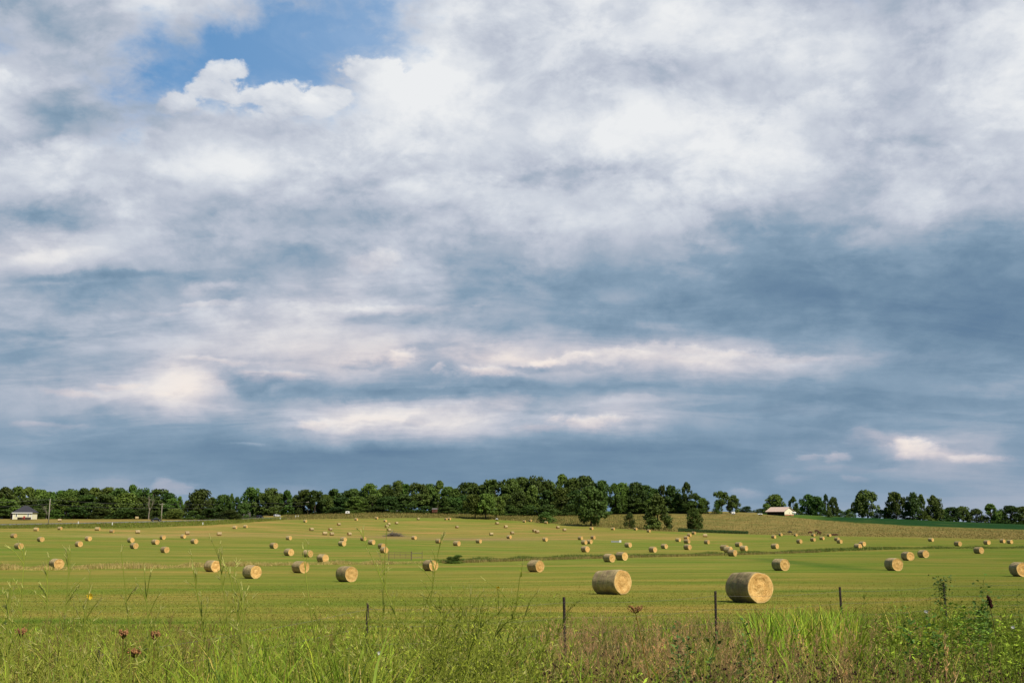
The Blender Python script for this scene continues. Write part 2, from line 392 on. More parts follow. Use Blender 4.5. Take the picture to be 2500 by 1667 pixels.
def mat_ground():
    m = bpy.data.materials.new('meadow_ground'); m.use_nodes = True; m.node_tree.nodes.clear(); T = NT(m.node_tree)
    o = T.n('ShaderNodeOutputMaterial'); p = T.n('ShaderNodeBsdfPrincipled'); T.link(p.outputs[0], o.inputs[0])
    p.inputs['Roughness'].default_value = .95; p.inputs['Specular IOR Level'].default_value = .03
    pos = T.n('ShaderNodeTexCoord').outputs['Object']
    c = T.n('ShaderNodeAttribute', attribute_name='tint').outputs['Color']
    mown = T.n('ShaderNodeAttribute', attribute_name='mown').outputs['Fac']
    # mowing swaths: long bands across the view
    a = T.noise(T.vm('MULTIPLY', pos, (.010, .16, 0)), 1.0, 5, .62, dist=.35)
    b = T.noise(T.vm('MULTIPLY', pos, (.035, .55, 0)), 1.0, 5, .65, dist=.25)
    d = T.noise(T.vm('MULTIPLY', pos, (.5, 2.2, 0)), 1.0, 6, .7)
    e = T.noise(pos, 9.0, 4, .7)
    big = T.noise(T.vm('MULTIPLY', pos, (.012, .03, 0)), 1.0, 4, .55)
    f1 = T.mix(T.maprange(a, .36, .64), (.84, .92, .86), (1.15, 1.07, 1.18))
    f2 = T.mix(T.maprange(b, .37, .63), (.82, .89, .85), (1.18, 1.09, 1.2))
    f3 = T.mix(T.maprange(d, .30, .70), (.80, .83, .8), (1.20, 1.16, 1.2))
    f4 = T.mix(T.maprange(e, .30, .70), (.78, .8, .8), (1.22, 1.2, 1.2))
    f5 = T.mix(T.maprange(big, .35, .65), (.84, 1.0, .85), (1.15, 1.0, 1.15))
    cm = c
    pt = T.noise(T.vm('MULTIPLY', pos, (.03, .10, 0)), 1.0, 5, .62, dist=.6)
    f6 = T.mix(T.maprange(pt, .38, .62), (.74, .92, .74), (1.24, 1.06, 1.30))
    for f in (f1, f2, f5, f6): cm = T.mix(1.0, cm, f, 'MULTIPLY')
    # thin dark wheel lines between swaths
    sp = T.sep(pos)
    yy = T.m('ADD', T.m('MULTIPLY', sp[1], .115), T.m('MULTIPLY', T.noise(T.vm('MULTIPLY', pos, (.006, .02, 0)), 1.0, 2), 5.0))
    ln = T.m('ABSOLUTE', T.m('SUBTRACT', T.m('FRACT', yy), .5))
    gate_ = T.maprange(T.noise(T.vm('MULTIPLY', pos, (.012, .08, 0)), 1.0, 3), .44, .62)
    lm = T.m('MULTIPLY', T.maprange(ln, .0, .075, 1, 0), gate_)
    cm = T.mix(T.m('MULTIPLY', lm, .5), cm, T.mix(1.0, cm, (.45, .62, .5), 'MULTIPLY'))
    # rough pasture: broken clumps
    r1 = T.noise(T.vm('MULTIPLY', pos, (.10, .10, 0)), 1.0, 7, .72)
    r2 = T.noise(T.vm('MULTIPLY', pos, (.02, .03, 0)), 1.0, 4, .6)
    cr = T.mix(1.0, c, T.mix(T.maprange(r1, .34, .66), (.62, .78, .7), (1.32, 1.16, 1.25)), 'MULTIPLY')
    cr = T.mix(T.maprange(r2, .52, .72, 0, .65), cr, (.085, .115, .022))
    cc = T.mix(mown, cr, cm)
    for f in (f3, f4): cc = T.mix(1.0, cc, f, 'MULTIPLY')
    T.link(cc, p.inputs['Base Color'])
    bp = T.n('ShaderNodeBump'); bp.inputs['Strength'].default_value = .55; bp.inputs['Distance'].default_value = .12
    T.link(T.m('ADD', T.m('MULTIPLY', d, .7), e), bp.inputs['Height']); T.link(bp.outputs[0], p.inputs['Normal'])
    return m

def mat_bale(end):
    m = bpy.data.materials.new('hay_end' if end else 'hay_side'); m.use_nodes = True; m.node_tree.nodes.clear(); T = NT(m.node_tree)
    o = T.n('ShaderNodeOutputMaterial'); p = T.n('ShaderNodeBsdfPrincipled'); T.link(p.outputs[0], o.inputs[0])
    p.inputs['Roughness'].default_value = .9; p.inputs['Specular IOR Level'].default_value = .08
    co = T.n('ShaderNodeTexCoord').outputs['Object']; x, y, z = T.sep(co)[:]
    rnd = T.n('ShaderNodeObjectInfo').outputs['Random']
    yc, zc = y, T.m('SUBTRACT', z, .75)
    rr = T.m('SQRT', T.m('ADD', T.m('MULTIPLY', yc, yc), T.m('MULTIPLY', zc, zc)))
    an = T.m('ARCTAN2', yc, zc)
    off = T.m('MULTIPLY', rnd, 40.0)
    if end:
        wob = T.noise(T.vm('ADD', co, T.xyz(off, 0, 0)), 3.0, 3)
        sp = T.xyz(T.m('MULTIPLY', T.m('SINE', an), 1.3), T.m('MULTIPLY', T.m('COSINE', an), 1.3), T.m('MULTIPLY_ADD', wob, 2.0, T.m('MULTIPLY', rr, 17.0)))
        rings = T.noise(T.vm('ADD', sp, T.xyz(off, 0, 0)), 1.3, 5, .65)
        blot = T.noise(T.vm('ADD', co, T.xyz(off, 0, 0)), 2.6, 5, .6)
        fine = T.noise(co, 34.0, 4, .7)
        c = T.ramp(T.m('ADD', T.m('MULTIPLY', rings, .62), T.m('MULTIPLY', blot, .38)), [(.34, (.34, .175, .055)), (.46, (.54, .32, .105)), (.56, (.69, .445, .165)), (.68, (.83, .615, .285))])
        c = T.mix(1.0, c, T.ramp(fine, [(.3, (.72,) * 3), (.7, (1.25,) * 3)]), 'MULTIPLY')
        c = T.mix(T.maprange(rr, .66, .74, 0, .5), c, (.62, .50, .24))
        h = T.m('ADD', rings, T.m('MULTIPLY', fine, .6))
    else:
        v = T.xyz(T.m('MULTIPLY', x, 16.0), T.m('MULTIPLY', an, 1.6), off)
        str_ = T.noise(v, 1.0, 5, .65)
        blot = T.noise(T.vm('ADD', co, T.xyz(off, 0, 0)), 2.1, 5, .62)
        fine = T.noise(co, 42.0, 4, .72)
        band = T.noise(T.xyz(T.m('MULTIPLY', x, 3.4), off, 0), 1.0, 2, .5)
        c = T.ramp(T.m('ADD', T.m('MULTIPLY', str_, .5), T.m('MULTIPLY', blot, .5)), [(.34, (.20, .145, .085)), (.48, (.37, .28, .155)), (.58, (.52, .405, .205)), (.70, (.68, .55, .28))])
        c = T.mix(T.maprange(band, .50, .68, 0, .5), c, (.30, .29, .10))
        c = T.mix(1.0, c, T.ramp(fine, [(.3, (.66,) * 3), (.7, (1.3,) * 3)]), 'MULTIPLY')
        h = T.m('ADD', str_, fine)
    hs = T.n('ShaderNodeHueSaturation'); T.link(c, hs.inputs['Color']); T.link(T.maprange(rnd, 0, 1, .86, 1.12), hs.inputs['Value'])
    T.link(hs.outputs[0], p.inputs['Base Color'])
    bp = T.n('ShaderNodeBump'); bp.inputs['Strength'].default_value = .7; bp.inputs['Distance'].default_value = .03
    T.link(h, bp.inputs['Height']); T.link(bp.outputs[0], p.inputs['Normal'])
    return m

M = dict(
 ground=mat_ground(), side=mat_bale(False), end=mat_bale(True),
 leaf_dark=mat_plant('leaves_dark', .16, base=(.066, .112, .021), objvar=1.0, var=.5, scale=.5),
 leaf_mid=mat_plant('leaves_mid', .18, base=(.098, .158, .026), objvar=.9, var=.5, scale=.5),
 leaf_light=mat_plant('leaves_light', .2, base=(.120, .165, .030), objvar=.6, var=.45, scale=.5),
 bark=mat('bark', (.085, .066, .05), .9, .1, .4, 4, bump=.4), dead=mat('dead_wood', (.24, .21, .17), .9, .1, .35, 3),
 grass=mat_plant('grass_blades', .22, var=.3), weed=mat_plant('weed_stems', .38, var=.3), scrub=mat_plant('rough_grass', .2, var=.3, scale=.3),
 asphalt=mat('asphalt', (.16, .155, .145), .9, .2, .2, 2), rust=mat('rusty_steel', (.045, .032, .026), .75, .3, .45, 18), galv=mat('weathered_wire', (.13, .12, .11), .6, .4),
 wood=mat('weathered_pole', (.38, .34, .28), .9, .1, .2, 4), wire=mat('cable', (.20, .20, .19), .7, .2), pipe=mat('rusty_pipe', (.15, .11, .075), .8, .2, .3, 5),
 cream=mat('cream_siding', (.80, .76, .54), .8, .15, .06, 4), white=mat('white_paint', (.80, .80, .78), .7, .2), slate=mat('dark_shingles', (.05, .05, .062), .9, .1, .25, 6),
 barnroof=mat('faded_metal_roof', (.62, .45, .36), .6, .3, .10, 1.2), barnwall=mat('pale_metal_siding', (.80, .74, .55), .7, .2, .05, 2), brick=mat('red_brick', (.38, .19, .11), .9, .1, .2, 8),
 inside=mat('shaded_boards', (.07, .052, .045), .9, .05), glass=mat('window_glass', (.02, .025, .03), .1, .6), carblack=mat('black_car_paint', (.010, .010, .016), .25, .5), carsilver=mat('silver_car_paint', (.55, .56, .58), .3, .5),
 tyre=mat('tyre_rubber', (.012, .012, .012), .9, .1), chrome=mat('wheel_metal', (.6, .6, .6), .35, .5, metal=.6), lamp=mat('lamp_lens', (.30, .02, .02), .3, .5), plate=mat('number_plate', (.8, .8, .8), .5, .3),
 red=mat('faded_red', (.42, .07, .06), .8, .1, .2, 5), stick=mat('grey_branches', (.17, .145, .12), .9, .1, .35, 2), steel=mat('galvanised_trough', (.30, .32, .33), .5, .4), cow=mat('brown_hide', (.075, .032, .022), .8, .1, .3, 2), cowblack=mat('dark_hide', (.03, .03, .032), .8, .1, .5, 2),
 petal=mat('yellow_petals', (.65, .45, .03), .7, .1), rustflower=mat('rusty_flower_head', (.24, .085, .028), .9, .05, .3, 40), seedhead=mat('dark_seed_head', (.035, .018, .013), .9, .05, .4, 60), shed=mat('red_shed', (.15, .065, .045), .9, .1, .2, 2), grey=mat('grey_house_roof', (.15, .14, .135), .9, .1, .2, 2))

# ------------------------------------------------------------------ ground
def curve(pts, pix=True):                   # a boundary drawn on the land: depth as a function of s
    ss, yy = [], []
    for u, v in pts:
        x, y = hit(u, v); ss.append(x / y); yy.append(y)
    return lambda s: np.interp(s, ss, yy)
edge_y = curve([(0,1290),(200,1289),(330,1289),(400,1286),(500,1282.5),(600,1276),(700,1268.5),(800,1266.5),(900,1265.5),(1000,1264),(1100,1264),(1200,1268),(1250,1270.5),(1300,1274),(1350,1278),(1400,1282),(1450,1286),(1500,1290),(1600,1296),(1700,1299.5),(1800,1303),(1900,1305.5),(2000,1308),(2150,1310),(2300,1312.5),(2500,1317)])
ROAD = [(-250,1285),(0,1281),(200,1277.5),(400,1273),(500,1270),(590,1266.8),(660,1264.2)]
road_y = curve(ROAD)
crop_lo = curve([(1860,1254),(1900,1259),(2000,1269),(2085,1276.5),(2212,1284),(2340,1288.5),(2500,1294)])
crop_hi = curve([(2010,1262),(2040,1264.5),(2130,1267),(2300,1273),(2500,1282)])
strip_y = curve([(-100,1392),(0,1391),(300,1388),(500,1384),(700,1379),(900,1377),(1100,1374),(1250,1370),(1500,1362),(1700,1357),(1900,1351.5),(2050,1346),(2250,1341),(2500,1338.5),(2600,1338)])
S_OF = lambda u: ray(u, VH)[0]

def sstep(x, a, b):
    t = np.clip((x - a) / (b - a), 0, 1); return t * t * (3 - 2 * t)
def lerp3(a, b, f): return a * (1 - f[:, None]) + np.asarray(b) * f[:, None]

gx = np.concatenate([np.array([-5000,-3000,-1800,-1200,-900,-700,-560,-480]), np.arange(-420, 421, 3.0), np.array([480,560,700,900,1200,1800,3000,5000])])
gy = np.concatenate([np.arange(-58, 60, 1.6), np.arange(60, 200, 2.0), np.arange(200, 830, 2.6), np.array([840,860,900,960,1040,1150,1300,1600,2000,2600,3400,4500,5990])])
GX, GY = np.meshgrid(gx, gy)
X, Y = GX.ravel(), GY.ravel(); S = X / np.maximum(Y, 40)
Zg = gz(X, Y)
ye, yr, yc1, yc2, ysr = edge_y(S), road_y(S), crop_lo(S), crop_hi(S), strip_y(S)
g_near = np.array([.208, .215, .031]); g_mid = np.array([.192, .208, .031]); g_tan = np.array([.262, .222, .046])
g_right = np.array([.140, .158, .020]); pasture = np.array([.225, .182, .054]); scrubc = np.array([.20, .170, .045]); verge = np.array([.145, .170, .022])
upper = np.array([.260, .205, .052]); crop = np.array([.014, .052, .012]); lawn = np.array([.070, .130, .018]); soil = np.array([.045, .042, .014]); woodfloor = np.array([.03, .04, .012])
C = np.tile(g_near, (len(X), 1))
C = lerp3(C, g_mid, sstep(Y, 95, 190))
ht = sstep(Y, 385 + 60 * sstep(S, 0.1, 0.3), 425 + 60 * sstep(S, .1, .3)) * (1 - .55 * sstep(S, .14, .34))
C = lerp3(C, g_tan, ht)
C = lerp3(C, g_mid, .75 * sstep(Y, ye - 60, ye - 35) * sstep(S, -.24, -.16))       # greener rim at the top of the field
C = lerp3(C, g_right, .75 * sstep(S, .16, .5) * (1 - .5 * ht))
mown = np.ones(len(X))
bey = sstep(Y, ye - 1.5, ye + 1.5)
mown *= 1 - bey
rough = np.where((S < S_OF(700))[:, None], verge[None], np.where((S < S_OF(1580))[:, None], scrubc[None], pasture[None]))
mixr = sstep(S, S_OF(1500), S_OF(1800)); rough = np.where((S > S_OF(1400))[:, None], scrubc[None] * (1 - mixr[:, None]) + pasture[None] * mixr[:, None], rough)
C = C * (1 - bey[:, None]) + rough * bey[:, None]
up_ = sstep(Y, yr + 3, yr + 9) * (S < S_OF(690)); C = lerp3(C, upper, up_); mown = np.maximum(mown, up_ * .6)
cm_ = sstep(Y, yc1 - 2, yc1 + 2) * (S > S_OF(1850)); C = lerp3(C, lawn, cm_)
C = lerp3(C, crop, cm_ * (1 - sstep(Y, yc2 + 10, yc2 + 30)) * sstep(S, S_OF(1960), S_OF(2060)))
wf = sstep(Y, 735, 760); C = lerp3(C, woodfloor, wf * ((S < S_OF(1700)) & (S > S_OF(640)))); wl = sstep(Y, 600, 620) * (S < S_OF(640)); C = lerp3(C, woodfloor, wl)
C = lerp3(C, soil, 1 - sstep(Y, 22 + 14 * sstep(S, -.2, .4), 26 + 14 * sstep(S, -.2, .4)))
mown *= sstep(Y, 20, 30)
# a greener swale slanting across the field on the right, and a few lush or bare patches
(ax_, ay_), (bx_, by_) = hit(1860, 1364), hit(2090, 1389)
tt_ = np.clip(((X - ax_) * (bx_ - ax_) + (Y - ay_) * (by_ - ay_)) / ((bx_ - ax_) ** 2 + (by_ - ay_) ** 2), 0, 1)
dd_ = np.hypot(X - ax_ - tt_ * (bx_ - ax_), Y - ay_ - tt_ * (by_ - ay_)); C = lerp3(C, np.array([.075, .135, .016]), .75 * (1 - sstep(dd_, .8, 4.5)))
for (u_, v_, ru, rv, cc_, k_) in ((1150,1316,170,5,(.27,.205,.075),.7),(600,1306,260,5,(.30,.25,.07),.5),(300,1309,170,3,(.34,.29,.085),.6),(960,1310,60,3,(.22,.17,.07),.6),(1700,1440,160,7,(.125,.165,.018),.4),(1250,1470,220,8,(.25,.215,.04),.5),(2150,1438,200,6,(.25,.22,.045),.5),(2330,1425,160,6,(.115,.155,.018),.4),(620,1440,260,7,(.13,.17,.02),.4),(300,1462,200,7,(.26,.225,.045),.5),(1600,1398,220,4,(.125,.165,.02),.35),(900,1431,160,6,(.26,.22,.045),.45)):
    px_, py_ = hit(u_, v_); p2 = hit(u_, v_ + rv)[1]; ry_ = max(2.0, abs(py_ - p2)); C = lerp3(C, np.array(cc_), k_ * np.exp(-((X - px_) / (ru * py_ / FPX)) ** 2 - ((Y - py_) / ry_) ** 2))
# raised crop canopy
Zg = Zg + .7 * cm_ * (1 - sstep(Y, yc2 + 10, yc2 + 30)) * sstep(S, S_OF(1990), S_OF(2060))
nx, ny = len(gx), len(gy)
idx = np.arange(nx * ny).reshape(ny, nx)
F = np.stack([idx[:-1, :-1], idx[:-1, 1:], idx[1:, 1:], idx[1:, :-1]], -1).reshape(-1, 4)
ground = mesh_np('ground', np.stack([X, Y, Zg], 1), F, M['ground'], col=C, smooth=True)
a_ = ground.data.attributes.new('mown', 'FLOAT', 'POINT'); a_.data.foreach_set('value', mown.astype(np.float32))
tag(ground, 'rolling mown hay field with rough pasture on its far slope', kind='structure')

# road on its low bank
bm = bmesh.new(); prev = None
for u in np.linspace(-600, 705, 70):
    s = S_OF(u); y = float(road_y(s)) if u > -250 else float(road_y(S_OF(-250))) - (-250 - u) * .03
    c = Vector((s * y, y)); d = Vector((1, .55)).normalized()
    n = Vector((-d.y, d.x)); ring = []
    for w, dz in ((-4.4, -.2), (-3.3, .28), (0, .34), (3.3, .28), (4.4, -.2)):
        p = c + n * w; ring.append(bm.verts.new((p.x, p.y, float(gz(p.x, p.y)) + dz)))
    if prev:
        for i in range(4): bm.faces.new((prev[i], prev[i + 1], ring[i + 1], ring[i]))
    prev = ring
tag(bm_obj('road', bm, M['asphalt']), 'grey country road crossing behind the field on the left', kind='structure')

# ------------------------------------------------------------------ bales
rng = np.random.default_rng(7)
def bale_mesh(seed, hi):
    """axis along x, 1.66 long, 1.5 across, resting on z = 0; returns three shells (side, end -x, end +x)"""
    r = np.random.default_rng(seed)
    seg = 72 if hi else 28; nl = 15 if hi else 6; nr = 12 if hi else 4
    L, Rr = 1.66, .75
    ph = r.uniform(0, 6.28, 6); am = r.uniform(.004, .014, 6)
    lumps = r.normal(0, .008 if hi else .006, (nl, seg))
    th = np.arange(seg) * 2 * np.pi / seg
    rad = Rr * (1 + sum(am[k] * np.sin((k + 2) * th + ph[k]) for k in range(6)))
    def ring(x, f, lump=None):
        rr_ = rad * f
        if lump is not None: rr_ = rr_ + lump
        y = np.sin(th) * rr_ * 1.015; z = .745 + np.cos(th) * rr_
        flat = .0; z = np.where(z < .06, .06 * .35 + (z - .0) * .35 if False else np.maximum(z, flat) , z)
        z = np.where(z < .07, .02 + z * .3, z) - .03
        return np.stack([np.full(seg, x) if np.isscalar(x) else x, y, z], 1)
    def shell(rings):
        n = len(rings); V = np.concatenate(rings); i = np.arange(n * seg).reshape(n, seg); j = np.roll(i, -1, 1)
        Fq = np.stack([i[:-1], j[:-1], j[1:], i[1:]], -1).reshape(-1, 4); return V, Fq
    xs = np.linspace(-L / 2 + .05, L / 2 - .05, nl)
    prof = [1 + .012 * math.sin(3.1 * x + ph[0]) - .025 * abs(x / .83) ** 3 for x in xs]
    rings = [ring(-L / 2 + .012, .955)] + [ring(x, p, lumps[i]) for i, (x, p) in enumerate(zip(xs, prof))] + [ring(L / 2 - .012, .955)]
    side = shell(rings)
    ends = []
    for sg in (-1, 1):
        rs = []
        for k in range(nr + 1):
            f = .955 * (1 - k / nr) + .002
            dish = .035 * (1 - f) ** .7 + .02 * math.sin(9 * f + ph[3])
            xx = sg * (L / 2 - .012 - dish) + r.normal(0, .007, seg) * (0 if k == 0 else 1) * min(1, f * 3)
            rs.append(ring(xx, f))
        V_, F_ = shell(rs)
        if sg < 0: F_ = F_[:, ::-1]
        ends.append((V_, F_))
    sF = side[1][:, ::-1]
    return (side[0], sF), ends[0], ends[1]
def straw(seed, n):                         # loose stems sticking out of a near bale
    r = np.random.default_rng(seed); th = r.uniform(0, 2 * np.pi, n); x = r.uniform(-.8, .8, n)
    rad = .735; p = np.stack([x, np.sin(th) * rad, .715 + np.cos(th) * rad], 1)
    nrm = np.stack([np.zeros(n), np.sin(th), np.cos(th)], 1); tan = np.stack([r.normal(0, .5, n), np.cos(th), -np.sin(th)], 1) * r.choice([-1, 1], n)[:, None]
    e = p + nrm * r.uniform(.005, .035, n)[:, None] + tan * r.uniform(.03, .12, n)[:, None]; w = np.cross(nrm, tan) * .004
    k = e[:, 2] > .05
    V = np.stack([p - w, p + w, e], 1)[k].reshape(-1, 3); return V, np.arange(len(V)).reshape(-1, 3)

protos_lo, protos_hi = [], []
for i in range(5):
    sd_, e0, e1 = bale_mesh(100 + i, False)
    n0, n1 = len(sd_[0]), len(e0[0])
    V = np.concatenate([sd_[0], e0[0], e1[0]]); Fq = np.concatenate([sd_[1], e0[1] + n0, e1[1] + n0 + n1])
    mi = np.concatenate([np.zeros(len(sd_[1])), np.ones(len(e0[1]) + len(e1[1]))])
    o = mesh_np('hay_bale', V, Fq, mats=[M['side'], M['end']], midx=mi, smooth=True)
    protos_lo.append(o.data); bpy.data.objects.remove(o)
for i in range(5):
    parts = bale_mesh(200 + i, True)
    ds = []
    for nm, (V, Fq), mm in (('wrapped_side', parts[0], M['side']), ('end_face', parts[1], M['end']), ('end_face', parts[2], M['end'])):
        o = mesh_np(nm, V, Fq, mm, smooth=True); ds.append((nm, o.data)); bpy.data.objects.remove(o)
    V, Fq = straw(300 + i, 900)
    o = mesh_np('loose_straw', V, Fq, M['side']); ds.append(('loose_straw', o.data)); bpy.data.objects.remove(o)
    protos_hi.append(ds)

ORD = ['first','second','third','fourth','fifth','sixth','seventh','eighth','ninth','tenth','eleventh','twelfth','thirteenth','fourteenth','fifteenth']
#  u, v of the base, facing of the visible end (degrees from the viewer towards the right), place key, own label
BALES = [
 (113,1263,90,'P','hay bale half hidden by the first utility pole, near the pale house'),(145.5,1272.5,88,'P','round hay bale beyond the road, right of the first utility pole'),(334,1267,90,'P','hay bale against the dark wood, left of the black truck on the road'),(520.5,1265,80,'P','dull hay bale beyond the road, under the trees between two utility poles'),
 (88,1296,62,'V',0),(146,1293,50,'V',0),(238,1294.6,62,'V',0),(273,1300,60,'V',0),(336,1302,98,'V',0),(457,1304.8,102,'V',0),(535,1307,100,'V',0),(573,1290.5,60,'V',0),(599,1288.4,58,'V',0),
 (33,1312.5,40,'L',0),(99,1322,30,'L',0),(215,1320,30,'L',0),(192,1334,30,'L',0),(45.5,1339.5,30,'L',0),(319,1324,34,'L',0),(327,1339,30,'L',0),(379,1329,34,'L',0),(397,1316.5,32,'L',0),(402,1349,30,'L',0),(447,1313.7,40,'L',0),(474,1327,34,'L',0),
 (137,1388.5,24,'S','hay bale sunk in the dry grass strip behind tall weeds at far left'),
 (705,1317.5,42,'M','small hay bale farthest from the camera in the slanting line below the hill'),(668,1338.4,34,'M','left-hand hay bale of the slanting line, second farthest, on bright green stubble'),(705,1356,36,'M','middle hay bale of the slanting line left of centre'),(751,1359,44,'M','hay bale crossed by a pale grass stem, left of centre'),(787.5,1372,40,'M','hay bale nearest the dry grass strip at the end of the slanting line'),
 (518,1395,34,'F','leftmost hay bale of the big front row, edge of the dry grass strip'),(614.6,1411.6,34,'F','large hay bale second from left in the front row, spiral end showing'),(733,1398,34,'F','large hay bale third from left in the front row, end turned to camera'),(846.4,1419.4,34,'F','largest hay bale left of centre, crossed by a weed branch'),(1050.5,1393,33,'F','hay bale in front of the dark green bush by the gate'),
 (745,1274.6,45,'H',0),(869.6,1270,46,'H',0),(919.5,1267,46,'H',0),(940.5,1273.6,44,'H',0),(1021,1269,-60,'H',0),(1088.7,1269,50,'H',0),(1097,1268.7,50,'H',0),
 (760,1295.5,-48,'D',0),(806,1295.5,-48,'D',0),(793,1305.7,-75,'D',0),(810,1306.8,-75,'D',0),(827,1282.5,-48,'D',0),(949,1282,-48,'D',0),(944,1287.5,-48,'D',0),(968,1279.5,-48,'D',0),(949.5,1296.5,-48,'D','hay bale with dark end partly behind the brush pile'),(852.7,1307,-58,'D',0),
 (838.5,1322,40,'C',0),(835,1332.7,38,'C',0),(887,1320,42,'C',0),(907,1329,44,'C',0),(931.5,1339,40,'C',0),(937.5,1349.5,38,'C',0),(1010.7,1316.6,48,'C',0),(1071,1326,48,'C',0),(1115,1332,48,'C',0),(1168.7,1325.5,46,'C',0),
 (1115.7,1289,-50,'E',0),(1199.6,1307,-72,'E',0),(1213.7,1280,-50,'E',0),(1234.8,1288.4,-50,'E',0),(1250.5,1303.6,-55,'E',0),(1304.8,1298.6,-50,'E',0),(1311.6,1301,-55,'E',0),(1362,1290,-52,'E',0),(1378,1296,-55,'E',0),
 (1280,1275,62,'T',0),(1295.5,1273,40,'T',0),(1333,1278,62,'T',0),(1444,1292.5,46,'T',0),(1496.4,1293.5,60,'T',0),(1551.8,1293.8,40,'T',0),(1584,1299,42,'T',0),
 (1243,1314.5,50,'Q',0),(1331,1321,46,'Q',0),(1417,1317.5,50,'Q',0),(1448,1315.7,50,'Q',0),(1426.4,1328.6,46,'Q',0),(1439,1327,46,'Q',0),(1429,1347.3,44,'Q',0),(1533.6,1335.7,44,'Q',0),(1594,1347.7,48,'Q',0),
 (1308,1395.5,42,'N','large hay bale standing alone at centre front, shadow on its left'),(1487.5,1371.4,44,'N','left one of two close hay bales behind the second largest bale'),(1518,1367,46,'N','right one of two close hay bales against the green reed strip'),(1495,1450,45,'N','big hay bale between the second and third fence posts, straw end lit'),
 (1693.8,1304,52,'R',0),(1683,1309.5,52,'R',0),(1676,1316.5,55,'R',0),(1677.3,1326,52,'R',0),(1655.7,1321.8,52,'R',0),(1721.4,1310.7,-80,'R',0),(1726,1327.7,50,'R',0),(1622,1339,48,'R',0),(1679,1341.6,50,'R',0),
 (1803.6,1334.5,46,'W',0),(1769,1343.5,52,'W',0),(1778,1349,52,'W',0),(1788.4,1357,50,'W',0),(1816.4,1345,54,'W',0),
 (1892,1339,48,'X',0),(1889,1313.7,50,'X',0),(1951.8,1326,48,'X',0),(1985,1321,50,'X',0),(2007,1317.5,50,'X',0),(2043.6,1320,48,'X',0),(2050,1326,46,'X',0),
 (1906,1308,40,'K',0),(1943,1308.6,36,'K',0),(1985.7,1308.8,40,'K',0),(2024.4,1309.5,36,'K',0),
 (2105.7,1332.8,46,'Y',0),(2095,1340,48,'Y',0),(2273,1321.6,48,'Y',0),(2339,1332.8,46,'Y',0),(2410,1329,46,'Y',0),(2448,1324.7,48,'Y',0),(2466,1326.9,48,'Y',0),(2390,1350.5,42,'Y','hay bale alone on the right just before the dark green strip'),
 (1906.6,1392.3,36,'Z','large hay bale alone behind the nearest bale, left of a thin fence post'),(1831,1470.5,33,'Z','nearest and largest hay bale, just right of the third fence post'),(2216.4,1367.5,34,'Z','middle hay bale of three on the right'),(2254.7,1360.5,36,'Z','rightmost and farthest hay bale of the group of three on the right'),(2182.8,1392.3,32,'Z','nearest hay bale of the group of three on the right'),(2491,1406.6,28,'Z','hay bale cut off by the right edge of the picture')]
PLACE = dict(V='below the roadside verge', L='on green stubble at far left', H='along the hilltop edge',
 D='around the brush pile', C='below the brush pile', E='right of the brush pile', T='at the tree edge',
 Q='around the trough', R='clustered right of the trough', W='crowded behind the reeds', X='below the cream barn', K='straddling the pasture edge', Y='in the far right field')
cnt = {}
for k in PLACE:
    us = sorted((b[0] for b in BALES if b[3] == k and not b[4])); cnt[k] = us
near_bales = []
for n, (u, v, face, key, lab) in enumerate(BALES):
    p = gpt(u, v + (.3 if v > 1350 else 0))
    bear = math.degrees(math.atan2(p.x, p.y))
    size = FPX * 1.5 / p.y
    az = face - (bear if True else 0)        # azimuth of the end face seen from -Y towards +X
    rz = R(az - 90)                          # local +x points to that azimuth
    j = random.Random(n).uniform(-4, 4)
    label = lab
    if not lab:
        us = cnt[key]; i = us.index(u); m_ = len(us)
        o_ = 'leftmost' if i == 0 else ('rightmost' if i == m_ - 1 else ORD[i] + ' from left')
        look = 'hay bale with dark end' if face < 0 else ('round hay bale seen side on' if face > 80 else 'round hay bale')
        label = f'{look}, {o_} of those {PLACE[key]}'
    # place so that the outline, not the axis, sits at u
    if size > 17:
        o = empty('hay_bale', p, rz + R(j * .5))
        for nm, d in protos_hi[n % 5][: (4 if size > 45 else 3)]:
            c = link(nm, d, o)
            if nm == 'loose_straw': c['kind'] = 'stuff'
    else:
        o = link('hay_bale', protos_lo[n % 5]); o.location = p; o.rotation_euler = (0, 0, rz + R(j))
    sc_ = random.Random(n + 50).uniform(.95, 1.05); o.scale = (sc_ * random.Random(n + 9).uniform(.98, 1.14), sc_, sc_)
    if v > 1440: o.scale = (1.30, 1.05, 1.05)
    ax = Vector((math.cos(rz), math.sin(rz))); g2 = gz([p.x + ax.x, p.x - ax.x], [p.y + ax.y, p.y - ax.y]); lean_ = -math.atan((float(g2[0]) - float(g2[1])) / 2)
    if v > 1440: lean_ -= R(2.2 if u < 1600 else 1.0)
    o.rotation_euler = (0, lean_, o.rotation_euler[2])
    near_bales.append((p.x, p.y))
    if len(label.split()) > 16: print('LONG', label)
    tag(o, label, 'hay bale', 'round hay bales scattered over the mown field')

